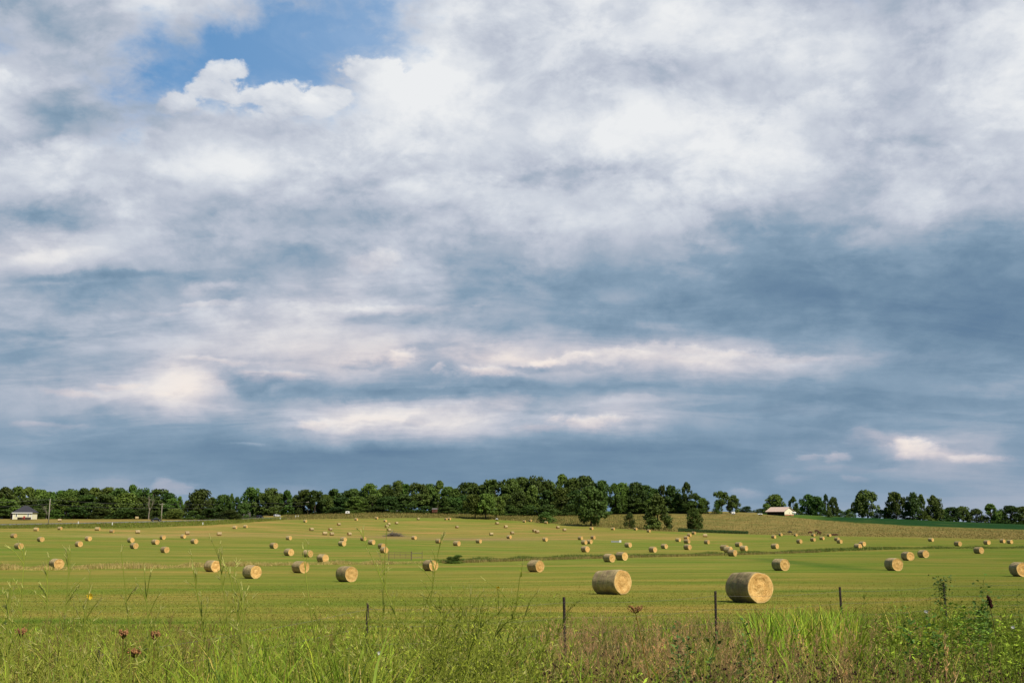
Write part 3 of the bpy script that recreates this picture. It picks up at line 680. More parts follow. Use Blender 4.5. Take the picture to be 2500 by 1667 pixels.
# ------------------------------------------------------------------ trees
def crown(kind, seed, nleaf=2400):
    r = np.random.default_rng(seed); lobes = []
    def env(n, prof, z0, z1, rl):            # lobes spread inside an outline of given half width per height
        for i in range(n):
            z = r.uniform(z0, z1); w = prof((z - z0) / (z1 - z0)); a = r.uniform(0, 6.28); q = r.uniform(.1, 1) ** .5; rad = r.uniform(*rl)
            lobes.append((math.cos(a) * max(0, w - rad * .6) * q, math.sin(a) * max(0, w - rad * .6) * q, min(z, .99 - rad * .7), rad))
    if kind == 'round': env(40, lambda t: .50 * math.sin(math.pi * (.16 + .80 * t) ** .9) ** .55, .10, .97, (.09, .17))
    elif kind == 'full': env(44, lambda t: .50 * math.sin(math.pi * (.24 + .72 * t) ** .9) ** .55, .03, .97, (.09, .18))
    elif kind == 'tall': env(36, lambda t: .48 * math.sin(math.pi * (.12 + .86 * t) ** .85) ** .8, .06, .98, (.07, .13))
    elif kind == 'cone': env(74, lambda t: .54 * (1 - t) ** .75 + .04, .02, .97, (.07, .13))
    elif kind == 'loose':
        for i in range(24):
            d = r.normal(size=3); d /= np.linalg.norm(d); q = r.uniform(.4, 1)
            lobes.append((d[0]*.42*q, d[1]*.42*q, .58 + d[2]*.36*q, r.uniform(.06, .125)))
    elif kind == 'bush': env(26, lambda t: .50 * (1 - t ** 2) ** .5, .02, .92, (.12, .2))
    elif kind == 'spread': env(40, lambda t: .52 * math.sin(math.pi * (.22 + .74 * t)) ** .5, .22, .96, (.08, .15))
    if kind in ('full', 'round', 'spread'):                # ragged tufts breaking the outline
        for i in range(11):
            z = r.uniform(.45, .96); a = r.uniform(0, 6.28); w = .50 * math.sin(math.pi * (.24 + .72 * z) ** .9) ** .55
            lobes.append((math.cos(a) * w * r.uniform(.55, 1.08), math.sin(a) * w * r.uniform(.55, 1.08), min(z, .95), r.uniform(.035, .07)))
    lobes = np.array(lobes); wts = lobes[:, 3] ** 2; wts /= wts.sum()
    li = r.choice(len(lobes), nleaf, p=wts); d = r.normal(size=(nleaf, 3)); d /= np.linalg.norm(d, axis=1)[:, None]
    q = r.uniform(.25, 1.08, nleaf) ** .45
    c = lobes[li, :3] + d * (lobes[li, 3] * q)[:, None] * np.array([1, 1, .85])
    c += r.normal(0, .012, c.shape)
    keep = (c[:, 2] > .03); c, d = c[keep], d[keep]; nleaf = len(c)
    c[:, 2] = np.minimum(c[:, 2], 1.0)
    nn = d * .7 + r.normal(0, .55, d.shape) + np.array([0, 0, .25]); nn /= np.linalg.norm(nn, axis=1)[:, None]
    a = np.cross(nn, r.normal(size=nn.shape)); a /= np.linalg.norm(a, axis=1)[:, None]; b = np.cross(nn, a)
    sz = r.uniform(.014, .034, nleaf)[:, None]; sx = r.uniform(.7, 1.5, nleaf)[:, None]
    V = np.stack([c - a*sz*sx, c - b*sz + nn*sz*.25, c + a*sz*sx, c + b*sz - nn*sz*.25], 1).reshape(-1, 3)
    return V, np.arange(len(V)).reshape(-1, 4), lobes
def trunk_bm(lobes, r_, kind, seed):
    rr_ = random.Random(seed); bm = bmesh.new()
    top = .9 if kind in ('tall', 'cone') else .66
    pts = [(rr_.uniform(-.012, .012), rr_.uniform(-.012, .012), z) for z in np.linspace(-.03, top, 6)]
    tube(bm, pts, [r_ * 1.45, r_ * 1.05, r_ * .9, r_ * .7, r_ * .45, r_ * .15], 7)
    if kind != 'cone':
        for i in range(9):
            l = lobes[rr_.randrange(len(lobes))]; z0 = rr_.uniform(.22, .5)
            mid = (l[0] * .5, l[1] * .5, z0 + (l[2] - z0) * .6)
            tube(bm, [(0, 0, z0), mid, (l[0] * .95, l[1] * .95, l[2])], [r_ * .5, r_ * .3, r_ * .08], 5)
    return bm
CROWNS = {}
for kd, nv, nl_ in (('round', 5, 5000), ('full', 7, 5200), ('tall', 4, 4200), ('cone', 2, 4600), ('loose', 3, 2300), ('bush', 4, 3000), ('spread', 3, 4600)):
    for i in range(nv):
        V, Fq, lob = crown(kd, 1000 + i * 17 + len(kd) * 91, nl_)
        o = mesh_np('crown', V, Fq); cm_d = o.data; bpy.data.objects.remove(o)
        o = bm_obj('trunk', trunk_bm(lob, .022 if kd != 'bush' else .012, kd, i), M['bark'], smooth=True); tm = o.data; bpy.data.objects.remove(o)
        CROWNS[(kd, i)] = (cm_d, tm, {})
def crown_data(kd, i, leaf):
    base, tm, cache = CROWNS[(kd, i)]
    if leaf not in cache:
        d = base.copy(); d.materials.clear(); d.materials.append(M[leaf]); cache[leaf] = d
    return cache[leaf], tm
trnd = random.Random(11)
def tree(u, vtop, w, y=None, vbase=None, kind='round', leaf='leaf_mid', name=None, label='', group=None, lower=0.0):
    if y is None: x, y = hit(u, vbase); p = Vector((x, y, float(gz(x, y))))
    else: p = at(u, y)
    h = zat(vtop, p.y) - p.z; wm = w * p.y / FPX
    nv = sum(1 for k_ in CROWNS if k_[0] == kind)
    cd, td = crown_data(kind, trnd.randrange(nv), leaf)
    nm = name or ('bush' if kind == 'bush' else 'tree')
    o = empty(nm, p, trnd.uniform(0, 6.28)); o.scale = (wm * 1.04, wm * 1.04, h)
    link('crown', cd, o); link('trunk', td, o)
    tag(o, label, 'bush' if nm == 'bush' else 'tree', group)
    return o
D_, M_, L_ = 'leaf_dark', 'leaf_mid', 'leaf_light'
#  (u, top, width, kind, leaf) along each wood
def wood(rows, y0, place, group, jit=14):
    rows = sorted(rows)
    for i, (u, vt, w, kd, lf) in enumerate(rows):
        y = (y0(u) if callable(y0) else y0) + random.Random(int(u)).uniform(-jit, jit)
        look = {D_: 'dark green', M_: 'mid green', L_: 'light green'}[lf] + {'tall': ' narrow', 'round': ' round-crowned', 'cone': ' pointed', 'loose': ' open-crowned', 'spread': ' spreading', 'bush': ' low'}[kd]
        o_ = 'leftmost' if i == 0 else ('rightmost' if i == len(rows) - 1 else ORD2(i) + ' from left')
        tree(u, vt, w * (1.5 if 'skyline' in place else 1.25), y=y, kind=(trnd.choice(['full', 'full', 'full', 'round', 'tall', 'spread']) if kd == 'round' else kd), leaf=lf, label=(f'{look} tree, {o_} {place}' if len(f'{look} tree, {o_} {place}'.split()) <= 16 else f'{look.split(" ", 2)[-1]} tree, {o_} {place}'), group=group, name='tree')
def ORD2(i):
    if i < 15: return ORD[i]
    t = {15:'sixteenth',16:'seventeenth',17:'eighteenth',18:'nineteenth',19:'twentieth',20:'twenty-first',21:'twenty-second',22:'twenty-third',23:'twenty-fourth',24:'twenty-fifth',25:'twenty-sixth',26:'twenty-seventh',27:'twenty-eighth',28:'twenty-ninth',29:'thirtieth'}
    return t.get(i, 'thirty-first')
wood([(-30,1192,60,'round',M_),(8,1189,42,'tall',D_),(38,1187,46,'round',M_),(66,1189,44,'round',M_),(92,1195,40,'round',M_),(116,1200,38,'tall',D_),(140,1197,40,'round',M_),(168,1193,44,'round',M_),(200,1191,44,'tall',D_),(228,1190,46,'round',M_),(258,1189,46,'round',M_),(290,1191,44,'round',D_),(318,1183,36,'tall',M_),(342,1190,40,'round',M_),(385,1193,44,'round',D_),(408,1203,34,'round',D_)],
     655, 'on the skyline behind the house', 'back trees of the wood on the left')
wood([(-20,1222,70,'bush',D_),(14,1218,60,'round',M_),(70,1214,58,'round',D_),(105,1216,46,'round',D_),(160,1212,72,'round',M_),(210,1208,62,'round',M_),(262,1206,58,'round',D_),(305,1203,60,'round',M_),(344,1212,48,'tall',D_),(385,1220,44,'round',D_),(418,1216,40,'round',M_),(437,1211,22,'tall',M_)],
     620, 'in the front of the wood left of the gap', 'front trees of the wood on the left', 8)
wood([(8,1243,60,'bush',D_),(92,1240,50,'bush',D_),(135,1243,50,'bush',M_),(180,1238,62,'bush',D_),(240,1240,60,'bush',D_),(300,1238,60,'bush',D_),(350,1240,50,'bush',D_),(424,1240,54,'bush',L_),(470,1246,36,'bush',D_),(510,1240,50,'bush',D_),(560,1243,52,'bush',D_)],
     604, 'at the foot of the left wood', 'low growth at the foot of the left wood', 4)
wood([(456,1221,28,'tall',D_),(488,1194,60,'round',D_),(516,1214,34,'round',D_),(540,1207,48,'round',M_),(564,1204,18,'tall',D_),(577,1212,26,'tall',D_),(592,1226,26,'round',D_)],
     632, 'left of the third utility pole', 'trees between the second and third poles', 8)
wood([(614,1189,46,'round',M_),(640,1203,40,'tall',D_),(660,1191,50,'round',D_),(684,1205,36,'round',D_),(700,1196,34,'tall',M_),(722,1207,34,'round',D_),(742,1195,42,'round',D_),(768,1196,42,'round',D_),(790,1206,34,'round',M_)],
     735, 'behind the moving cars', 'trees behind the moving cars', 10)
wood([(816,1192,48,'cone',D_),(844,1197,36,'round',D_),(862,1193,34,'round',D_),(886,1203,34,'round',D_),(903,1180,40,'round',M_),(926,1194,36,'tall',D_),(942,1183,34,'round',D_),(968,1173,38,'round',D_),(994,1181,38,'round',M_),(1022,1173,38,'loose',D_),(1046,1181,38,'round',M_),(1072,1173,36,'tall',M_),(1094,1188,36,'round',M_),(1112,1192,32,'round',M_),(1144,1178,56,'round',D_),(1178,1183,40,'round',D_),(1210,1170,50,'round',D_),(1246,1168,44,'round',M_),(1273,1165,42,'round',M_),(1314,1161,50,'round',D_),(1350,1175,40,'round',D_),(1372,1158,42,'tall',M_),(1400,1166,40,'round',M_),(1428,1162,48,'round',D_),(1452,1178,32,'tall',D_),(1472,1172,30,'round',D_)],
     790, 'on the central skyline', 'skyline trees of the central wood', 12)
wood([(800,1215,44,'round',D_),(835,1213,50,'round',D_),(870,1210,48,'round',M_),(908,1208,54,'round',D_),(950,1210,56,'round',D_),(985,1206,58,'round',D_),(1030,1205,54,'round',D_),(1068,1204,50,'tall',M_),(1105,1212,50,'round',D_),(1135,1208,46,'round',D_),(1232,1205,50,'round',M_),(1265,1200,50,'round',D_),(1300,1184,44,'tall',M_),(1335,1196,52,'round',D_),(1372,1190,56,'round',M_),(1408,1196,50,'round',D_),(1436,1200,44,'round',M_)],
     750, 'in the central front rank', 'front trees of the central wood', 7)
wood([(1502,1180,36,'tall',M_),(1522,1178,40,'round',M_),(1550,1177,52,'round',D_),(1576,1184,40,'round',D_),(1598,1192,36,'round',D_),(1617,1178,20,'loose',D_),(1642,1184,42,'round',D_),(1660,1205,34,'round',D_),(1678,1177,30,'tall',D_),(1700,1203,38,'round',D_),(1716,1215,30,'round',M_),(1512,1214,44,'round',M_),(1556,1215,54,'round',D_),(1592,1216,44,'bush',M_),(1640,1222,50,'bush',D_),(1690,1222,46,'bush',D_)],
     760, 'right of the lone tree', 'trees of the wood right of the lone tree', 10)
wood([(820,1236,56,'bush',D_),(868,1234,50,'bush',M_),(925,1235,60,'bush',D_),(990,1230,66,'bush',D_),(1040,1234,50,'bush',D_),(1090,1236,50,'bush',D_),(1245,1230,50,'bush',D_),(1290,1232,50,'bush',D_),(1340,1230,60,'bush',D_),(1395,1230,50,'bush',D_),(1470,1228,44,'bush',D_),(700,1237,44,'bush',M_),(660,1240,44,'bush',D_),(740,1238,44,'bush',D_),(622,1240,40,'bush',D_),(780,1237,44,'bush',D_)],
     736, 'under the central wood', 'low growth under the central wood', 3)
# trees that stand apart
tree(1443,1186,84, vbase=1284, kind='round', leaf=D_, label='big round dark tree standing alone before the central wood')
tree(1160,1206,60, vbase=1266, kind='spread', leaf=M_, label='spreading tree with bare stems at the hilltop, left one of three', group='spreading trees on the hilltop')
tree(1186,1204,58, vbase=1267, kind='spread', leaf=M_, label='middle spreading tree of three on the hilltop edge', group='spreading trees on the hilltop')
tree(1212,1210,44, vbase=1266, kind='spread', leaf=M_, label='rightmost spreading tree of three on the hilltop edge', group='spreading trees on the hilltop')
tree(1334,1248,50, vbase=1276, kind='bush', leaf=M_, name='bush', label='rounded olive bush on the slope left of the lone tree')
tree(1537,1249,32, vbase=1290, kind='bush', leaf=D_, label='small dark ragged tree between the lone tree and the pointed tree')
tree(1606,1203,80, vbase=1292, kind='cone', leaf=D_, label='broad pointed dark tree standing in front of the wood on the right')
tree(1695,1239,44, vbase=1292, kind='full', leaf=M_, label='small green tree alone on the pasture slope right of the pointed tree')
tree(1763,1194,46, y=745, kind='loose', leaf=L_, label='airy pale green tree at the crest left of the barn')
tree(1752,1222,30, y=742, kind='bush', leaf=M_, label='green lower tree at the left foot of the airy pale tree')
tree(1790,1208,36, y=748, kind='round', leaf=D_, label='rounder brownish tree at the right of the airy pale tree')
tree(1822,1234,44, y=790, kind='bush', leaf=D_, name='bush', label='low dark thicket behind the crest left of the barn')
tree(1856,1240,36, y=800, kind='bush', leaf=D_, name='bush', label='small far thicket just left of the barn tree')
tree(1893,1206,50, y=775, kind='round', leaf=L_, label='bright green tree rising behind the barn roof')
tree(1872,1228,30, y=770, kind='bush', leaf=M_, label='short dark tree behind the left end of the barn')
tree(1938,1211,28, y=800, kind='tall', leaf=D_, label='slim dark tree just right of the barn')
tree(1974,1206,42, y=805, kind='round', leaf=D_, label='left crown of the dark pair right of the barn')
tree(1996,1211,40, y=800, kind='round', leaf=D_, label='right crown of the dark pair right of the barn')
tree(2018,1206,20, y=800, kind='tall', leaf=D_, label='thin twin-topped tree right of the dark pair')
tree(2036,1212,26, y=800, kind='round', leaf=D_, label='second crown of the thin twin trees right of the dark pair')
tree(2024,1232,18, y=730, kind='cone', leaf=L_, label='small bright pointed tree at the corner of the crop field')
for i, (u, vt, w) in enumerate([(1945,1240,40),(1990,1238,60),(2045,1242,44),(2075,1240,36)]):
    tree(u, vt, w, y=835, kind='bush', leaf=D_, name='bush', label=f'dull far thicket, {ORD[i]} from left, along the skyline right of the barn', group='thickets right of the barn')
tree(2072,1243,20, y=745, kind='bush', leaf=M_, name='bush', label='small dark round bush on the near edge of the crop field')
tree(2118,1195,62, y=752, kind='round', leaf=D_, label='big full dark tree standing alone beyond the crop field')
tree(2088,1216,24, y=765, kind='loose', leaf=M_, label='thin grey-green tree at the left of the big full tree')
tree(2188,1200,46, y=760, kind='spread', leaf=D_, label='left tree of the tall row beyond the crop field, bare trunk showing', group='tall row beyond the crop field')
tree(2228,1201,46, y=758, kind='spread', leaf=D_, label='middle tree of the tall row beyond the crop field', group='tall row beyond the crop field')
tree(2252,1206,28, y=762, kind='tall', leaf=D_, label='narrow crown right of the middle tree in the tall row', group='tall row beyond the crop field')
tree(2284,1208,44, y=765, kind='round', leaf=D_, label='rightmost greyish tree of the tall row beyond the crop field', group='tall row beyond the crop field')
wood([(2150,1243,36,'bush',D_),(2164,1237,20,'cone',M_),(2190,1243,36,'bush',M_),(2222,1246,44,'bush',D_),(2258,1247,44,'bush',M_),(2300,1242,44,'bush',D_),(2325,1237,38,'round',D_),(2350,1235,36,'round',D_),(2382,1241,44,'bush',D_),(2420,1229,40,'round',M_),(2442,1244,40,'bush',D_),(2468,1234,44,'round',D_),(2500,1236,44,'round',M_),(2530,1234,44,'round',D_)],
     770, 'in the right-hand tree line', 'low tree line on the right', 5)
def dead_tree(u, vb_y, vtop, label, seed, wfac=.3):
    rr_ = random.Random(seed); p = at(u, vb_y); h = zat(vtop, p.y) - p.z
    o = empty('dead_tree', p); bm = bmesh.new()
    def grow(a, d, ln, r, dep):
        b = a + d * ln; mid = a + d * ln * .5 + Vector((rr_.uniform(-1, 1), rr_.uniform(-1, 1), 0)) * ln * .06
        tube(bm, [a, mid, b], [r, r * .8, r * .55], 5)
        if dep > 0:
            for _ in range(3 if dep > 1 else 2):
                nd = (d + Vector((rr_.uniform(-1, 1), rr_.uniform(-.6, .6), rr_.uniform(-.1, .8))) * .8).normalized()
                grow(a + d * ln * rr_.uniform(.5, 1), nd, ln * rr_.uniform(.5, .75), r * .5, dep - 1)
    grow(Vector((0, 0, -.3)), Vector((.05, 0, 1)).normalized(), h * .42, h * .022, 4)
    bm_obj('branches', bm, M['dead'], o); tag(o, label, 'tree'); return o
dead_tree(363, 598, 1196, 'pale bare dead tree at the wood edge left of the second utility pole', 3)
dead_tree(113, 600, 1222, 'small grey bare tree behind the first utility pole', 8)

# ------------------------------------------------------------------ buildings
def house():
    p = at(54, 575); p.z = zat(1265, 575); W2 = 5.1; Dp = 8.0; H = 3.3; top = zat(1234, 575) - p.z
    o = empty('house', p, R(4)); bm = bmesh.new(); box(bm, -W2, W2, 0, Dp, -.5, H); bm_obj('wall', bm, M['cream'], o)
    bm = bmesh.new(); e = .55; ridge = [(-1.3, Dp / 2, top), (1.3, Dp / 2, top)]
    c = [(-W2 - e, -e, H), (W2 + e, -e, H), (W2 + e, Dp + e, H), (-W2 - e, Dp + e, H)]
    vs = [bm.verts.new(q) for q in c]; vr = [bm.verts.new(q) for q in ridge]; lo = [bm.verts.new((q[0], q[1], H - .16)) for q in c]
    bm.faces.new((vs[0], vs[1], vr[1], vr[0])); bm.faces.new((vs[1], vs[2], vr[1])); bm.faces.new((vs[2], vs[3], vr[0], vr[1])); bm.faces.new((vs[3], vs[0], vr[0]))
    for i in range(4): bm.faces.new((lo[i], lo[(i + 1) % 4], vs[(i + 1) % 4], vs[i]))
    bm.faces.new(lo[::-1]); bm_obj('roof', bm, M['slate'], o)
    bm = bmesh.new(); box(bm, -W2 - e - .02, W2 + e + .02, -e - .05, -e - .003, H - .42, H + .02); bm_obj('fascia', bm, M['white'], o)
    for x in (-W2, W2):
        bm = bmesh.new(); box(bm, x - .2, x + .2, -.06, -.003, -.5, H - .2); bm_obj('corner_board', bm, M['white'], o)
    for x in (-3.2, 3.2):
        bm = bmesh.new(); box(bm, x - .62, x + .62, -.10, -.003, .9, 2.85); f = bm_obj('window', bm, M['white'], o)
        bm = bmesh.new(); box(bm, x - .22, x + .22, -.13, -.103, 1.1, 2.65); bm_obj('pane', bm, M['glass'], f)
    bm = bmesh.new(); box(bm, -W2 - 1.9, -W2 - .003, 1.2, Dp - 1, -.5, 2.5); bm_obj('side_wing', bm, M['inside'], o)  # wing in shadow: its shade is put into the dark board colour
    bm = bmesh.new(); prism(bm, [(-W2 - 2.2, .9, 2.5), (-W2 - .003, .9, 2.5), (-W2 - .003, .9, 3.25)], (0, Dp - 1.6, 0)); bm_obj('wing_roof', bm, M['slate'], o)
    tag(o, 'pale cream house with dark hip roof at far left before the wood', 'house')
    h = empty('garden_pool', at(59, 568)); h.location.z = zat(1265.5, 568); bm = bmesh.new()
    rings = []
    for z, rx in ((-.4, 3.6), (.75, 3.6), (.75, 3.45), (.5, 3.45)):
        rings.append([bm.verts.new((rx * math.cos(a), rx * .7 * math.sin(a), z)) for a in np.linspace(0, 2 * math.pi, 24, endpoint=False)])
    for a, b in zip(rings, rings[1:]):
        for i in range(24): bm.faces.new((a[i], a[(i + 1) % 24], b[(i + 1) % 24], b[i]))
    bm.faces.new(rings[-1]); bm_obj('rim', bm, M['inside'], h)
    tag(h, 'low dark round garden pool in front of the cream house', 'pool')
    s_ = at(58, 562); s_.z = zat(1266, 562); r_ = empty('garden_chair', s_); bm = bmesh.new()
    box(bm, -.5, .5, -.35, .35, .55, .68); bm_obj('seat', bm, M['red'], r_)
    bm = bmesh.new(); box(bm, -.5, .5, .353, .48, .55, 1.5); bm_obj('backrest', bm, M['red'], r_)
    for sx in (-.42, .42):
        for sy in (-.28, .28):
            bm = bmesh.new(); box(bm, sx - .06, sx + .06, sy - .06, sy + .06, -.3, .548); bm_obj('leg', bm, M['red'], r_)
    tag(r_, 'small red garden seat in front of the cream house', 'chair')
house()
def barn2():
    Yb = 735; sc_ = Yb / FPX
    p = at(1916, Yb); p.z = zat(1257.5, Yb)
    o = empty('barn', p, R(-52))               # local x along the long side to the left, local y towards the back
    Ln, Wd, He, Hr = 15.5, 10.5, 2.9, 5.9
    # long open side on y = 0 (faces camera-left), gable end on x = 0 turned to the right
    bm = bmesh.new(); prism(bm, [(0, 0, -.7), (0, Wd, -.7), (0, Wd, He), (0, Wd / 2, Hr - .15), (0, 0, He)], (-.25, 0, 0)); bm_obj('gable_wall', bm, M['barnwall'], o)
    bm = bmesh.new(); box(bm, .003, .06, -.02, Wd + .02, -.7, .7); bm_obj('brick_base', bm, M['brick'], o)
    bm = bmesh.new(); box(bm, .003, .06, 5.2, 5.9, 1.4, 2.3); f = bm_obj('window', bm, M['white'], o)
    bm = bmesh.new(); box(bm, .063, .08, 5.3, 5.8, 1.5, 2.2); bm_obj('pane', bm, M['glass'], f)
    bm = bmesh.new(); box(bm, -Ln, -.253, Wd - .25, Wd, -.7, He); box(bm, -Ln, -Ln + .25, 0, Wd - .253, -.7, He); box(bm, -Ln + .253, -.253, .8, .95, -.7, He - .1); bm_obj('back_wall', bm, M['inside'], o)  # includes a dark sheet behind the opening; interior shade is in its colour
    for i in range(6):
        x = -.5 - i * (Ln - .9) / 5
        bm = bmesh.new(); box(bm, x - .12, x + .12, .05, .3, -.7, He - .02); bm_obj('post', bm, M['pipe'], o)
    bm = bmesh.new(); e = .7
    for s in (0, 1):
        y0, y1 = (-e - .9, Wd / 2) if s == 0 else (Wd + e, Wd / 2)
        z0 = He - .38 if s == 0 else He - .2
        q = [(-Ln - e, y0, z0), (e, y0, z0), (e, y1, Hr), (-Ln - e, y1, Hr)]
        a = [bm.verts.new(v) for v in q]; b = [bm.verts.new((v[0], v[1], v[2] + .12)) for v in q]
        for fc in (a, b[::-1]): bm.faces.new(fc)
        for i in range(4): bm.faces.new((a[i], a[(i + 1) % 4], b[(i + 1) % 4], b[i]))
    bm_obj('roof', bm, M['barnroof'], o)
    tag(o, 'cream barn with faded pinkish roof and open dark side on the crest', 'barn')
    q = at(1939, 737); q.z = zat(1254.5, 737); t = empty('fuel_tank', q); bm = bmesh.new()
    tube(bm, [(-1.5, 0, 1.0), (-1.3, 0, 1.0), (1.3, 0, 1.0), (1.5, 0, 1.0)], [.25, .62, .62, .25], 14); bm_obj('tank', bm, M['white'], t, True)
    for x in (-.9, .9):
        bm = bmesh.new(); box(bm, x - .1, x + .1, -.4, .4, -.3, .5); bm_obj('foot', bm, M['steel'], t)
    tag(t, 'white fuel tank beside the right wall of the barn', 'tank')
barn2()
def small_block(name, u, v, wpx, hpx, mats_, label, cat, roof=True, y=None, dpt=3.0):
    p = gpt(u, v) if y is None else at(u, y)
    if y is not None: p.z = zat(v, y)
    k_ = p.y / FPX; w, h = wpx * k_, hpx * k_; o = empty(name, p, R(random.Random(u).uniform(-12, 12)))
    hh = h * (.62 if roof else 1)
    bm = bmesh.new(); box(bm, -w / 2, w / 2, 0, dpt, -.5, hh); bm_obj('wall', bm, mats_[0], o)
    if roof:
        bm = bmesh.new(); prism(bm, [(-w / 2 - .2, -.2, hh + .002), (-w / 2 - .2, dpt + .2, hh + .002), (-w / 2 - .2, dpt / 2, h)], (w + .4, 0, 0)); bm_obj('roof', bm, mats_[1], o)
    bm = bmesh.new(); box(bm, -w * .12, w * .06, -.03, -.003, 0, hh * .7); bm_obj('door', bm, M['inside'], o)
    return tag(o, label, cat)
small_block('farm_shed', 1060, 1248, 11, 8, (M['shed'], M['grey']), 'small red-brown shed under the trees on the central rise', 'shed', y=728, dpt=4)
small_block('farm_house', 589, 1258, 26, 11, (M['grey'], M['grey']), 'dim grey house behind the third utility pole', 'house', y=716, dpt=7)
def trailer(u, v, y, ln, h, label):
    p = at(u, y); p.z = float(gz(p.x, p.y)) ; o = empty('trailer', p, R(random.Random(u).uniform(-10, 10)))
    bm = bmesh.new(); prism(bm, [(-ln/2, 0, .7), (ln/2, 0, .7), (ln/2, 0, h - .3), (ln/2 - .4, 0, h), (-ln/2 + .3, 0, h), (-ln/2, 0, h - .3)], (0, 2.2, 0)); bm_obj('body', bm, M['white'], o)
    bm = bmesh.new(); box(bm, -ln*.2, ln*.15, -.02, -.002, h*.5, h*.72); bm_obj('window', bm, M['glass'], o)
    for x in (-ln*.22, ln*.22):
        bm = bmesh.new(); tube(bm, [(x, -.05, .4), (x, .25, .4)], .4, 12); bm_obj('wheel', bm, M['tyre'], o)
    tag(o, label, 'trailer')
trailer(848, 1250, 716, 2.8, 2.3, 'white boxy trailer at the wood edge left of the central rise')
trailer(972, 1243, 732, 3.4, 1.9, 'left white trailer parked under the trees on the central rise')
trailer(1026, 1243, 732, 4.0, 1.7, 'right white trailer parked under the trees on the central rise')
trailer(1791, 1249, 728, 2.4, 2.2, 'small white trailer on the crest right of the airy pale tree')
trailer(1857, 1255, 728, 3.2, 1.3, 'low white trailer on the crest left of the barn')
trailer(1213, 1263, 668, 1.6, 1.3, 'tiny white trailer beside the spreading trees on the hilltop')

# ------------------------------------------------------------------ poles and lines
tops = []
for i, (u, vt, vb) in enumerate([(119,1217,1277),(394,1228,1272),(589,1224.5,1262),(751,1223.5,1257)]):
    y = [505, 565, 660, 725][i]
    p = at(u, y); h = zat(vt, y) - p.z; o = empty('utility_pole', p)
    bm = bmesh.new(); tube(bm, [(0, 0, -.5), (0, 0, h * .5), (0, 0, h)], [.24, .2, .15], 8); bm_obj('shaft', bm, M['wood'], o, True)
    if i != 0:
        bm = bmesh.new(); box(bm, -1.25, 1.25, -.3, -.153, h - .75, h - .55); a = bm_obj('crossarm', bm, M['wood'], o)
        for x in (-1.1, 0, 1.1):
            bm = bmesh.new(); tube(bm, [(x, -.22, h - .548), (x, -.22, h - .35)], .06, 6); bm_obj('insulator', bm, M['white'], a)
    tag(o, ['tall bare pole without crossarm right of the cream house', 'pole with crossarm beside the black truck on the road', 'pole rising before the gap left of the moving cars', 'pole right of the moving cars against dark trees'][i], 'utility pole', 'utility poles along the road')
    tops.append(p + Vector((0, -.2, h - .35)))
def line(name, pts, label, dz=0, rad=.03, sag=.8, mat_=None):
    bm = bmesh.new()
    for a, b in zip(pts, pts[1:]):
        q = [a.lerp(b, t) + Vector((0, 0, dz - sag * 4 * t * (1 - t))) for t in np.linspace(0, 1, 14)]
        tube(bm, q, rad, 4, cap=False)
    tag(bm_obj(name, bm, mat_ or M['wire']), label, 'cable', 'cables on the utility poles')
ext = [at(-250, 470) + Vector((0, 0, 11.0))] + tops + [at(900, 790) + Vector((0, 0, 9))]
line('power_cable', [q + Vector((.2, 0, 0)) for q in ext], 'upper thin cable strung between the utility poles')
line('power_cable', [q + Vector((-.2, .1, 0)) for q in ext], 'lower thin cable strung between the utility poles', dz=-2.2)
for i, (u, v) in enumerate([(191,1279.5),(274,1282),(495,1281.5),(684,1268.5),(722,1263),(728,1263)]):
    p = gpt(u, v); bm = bmesh.new(); w = .16; box(bm, -w, w, -w, w, -.3, 1.35); bm.verts.ensure_lookup_table()
    box(bm, -w - .03, w + .03, -w - .03, w + .03, 1.352, 1.45)
    o = bm_obj('marker_post', bm, M['white']); o.location = p
    tag(o, ['short white roadside post, leftmost', 'short white roadside post, second from left', 'white post on the verge between the poles', 'pale thick post right of the silver car', 'left of two thin white posts on the grassy rise', 'right of two thin white posts on the grassy rise'][i], 'post', 'white roadside posts')

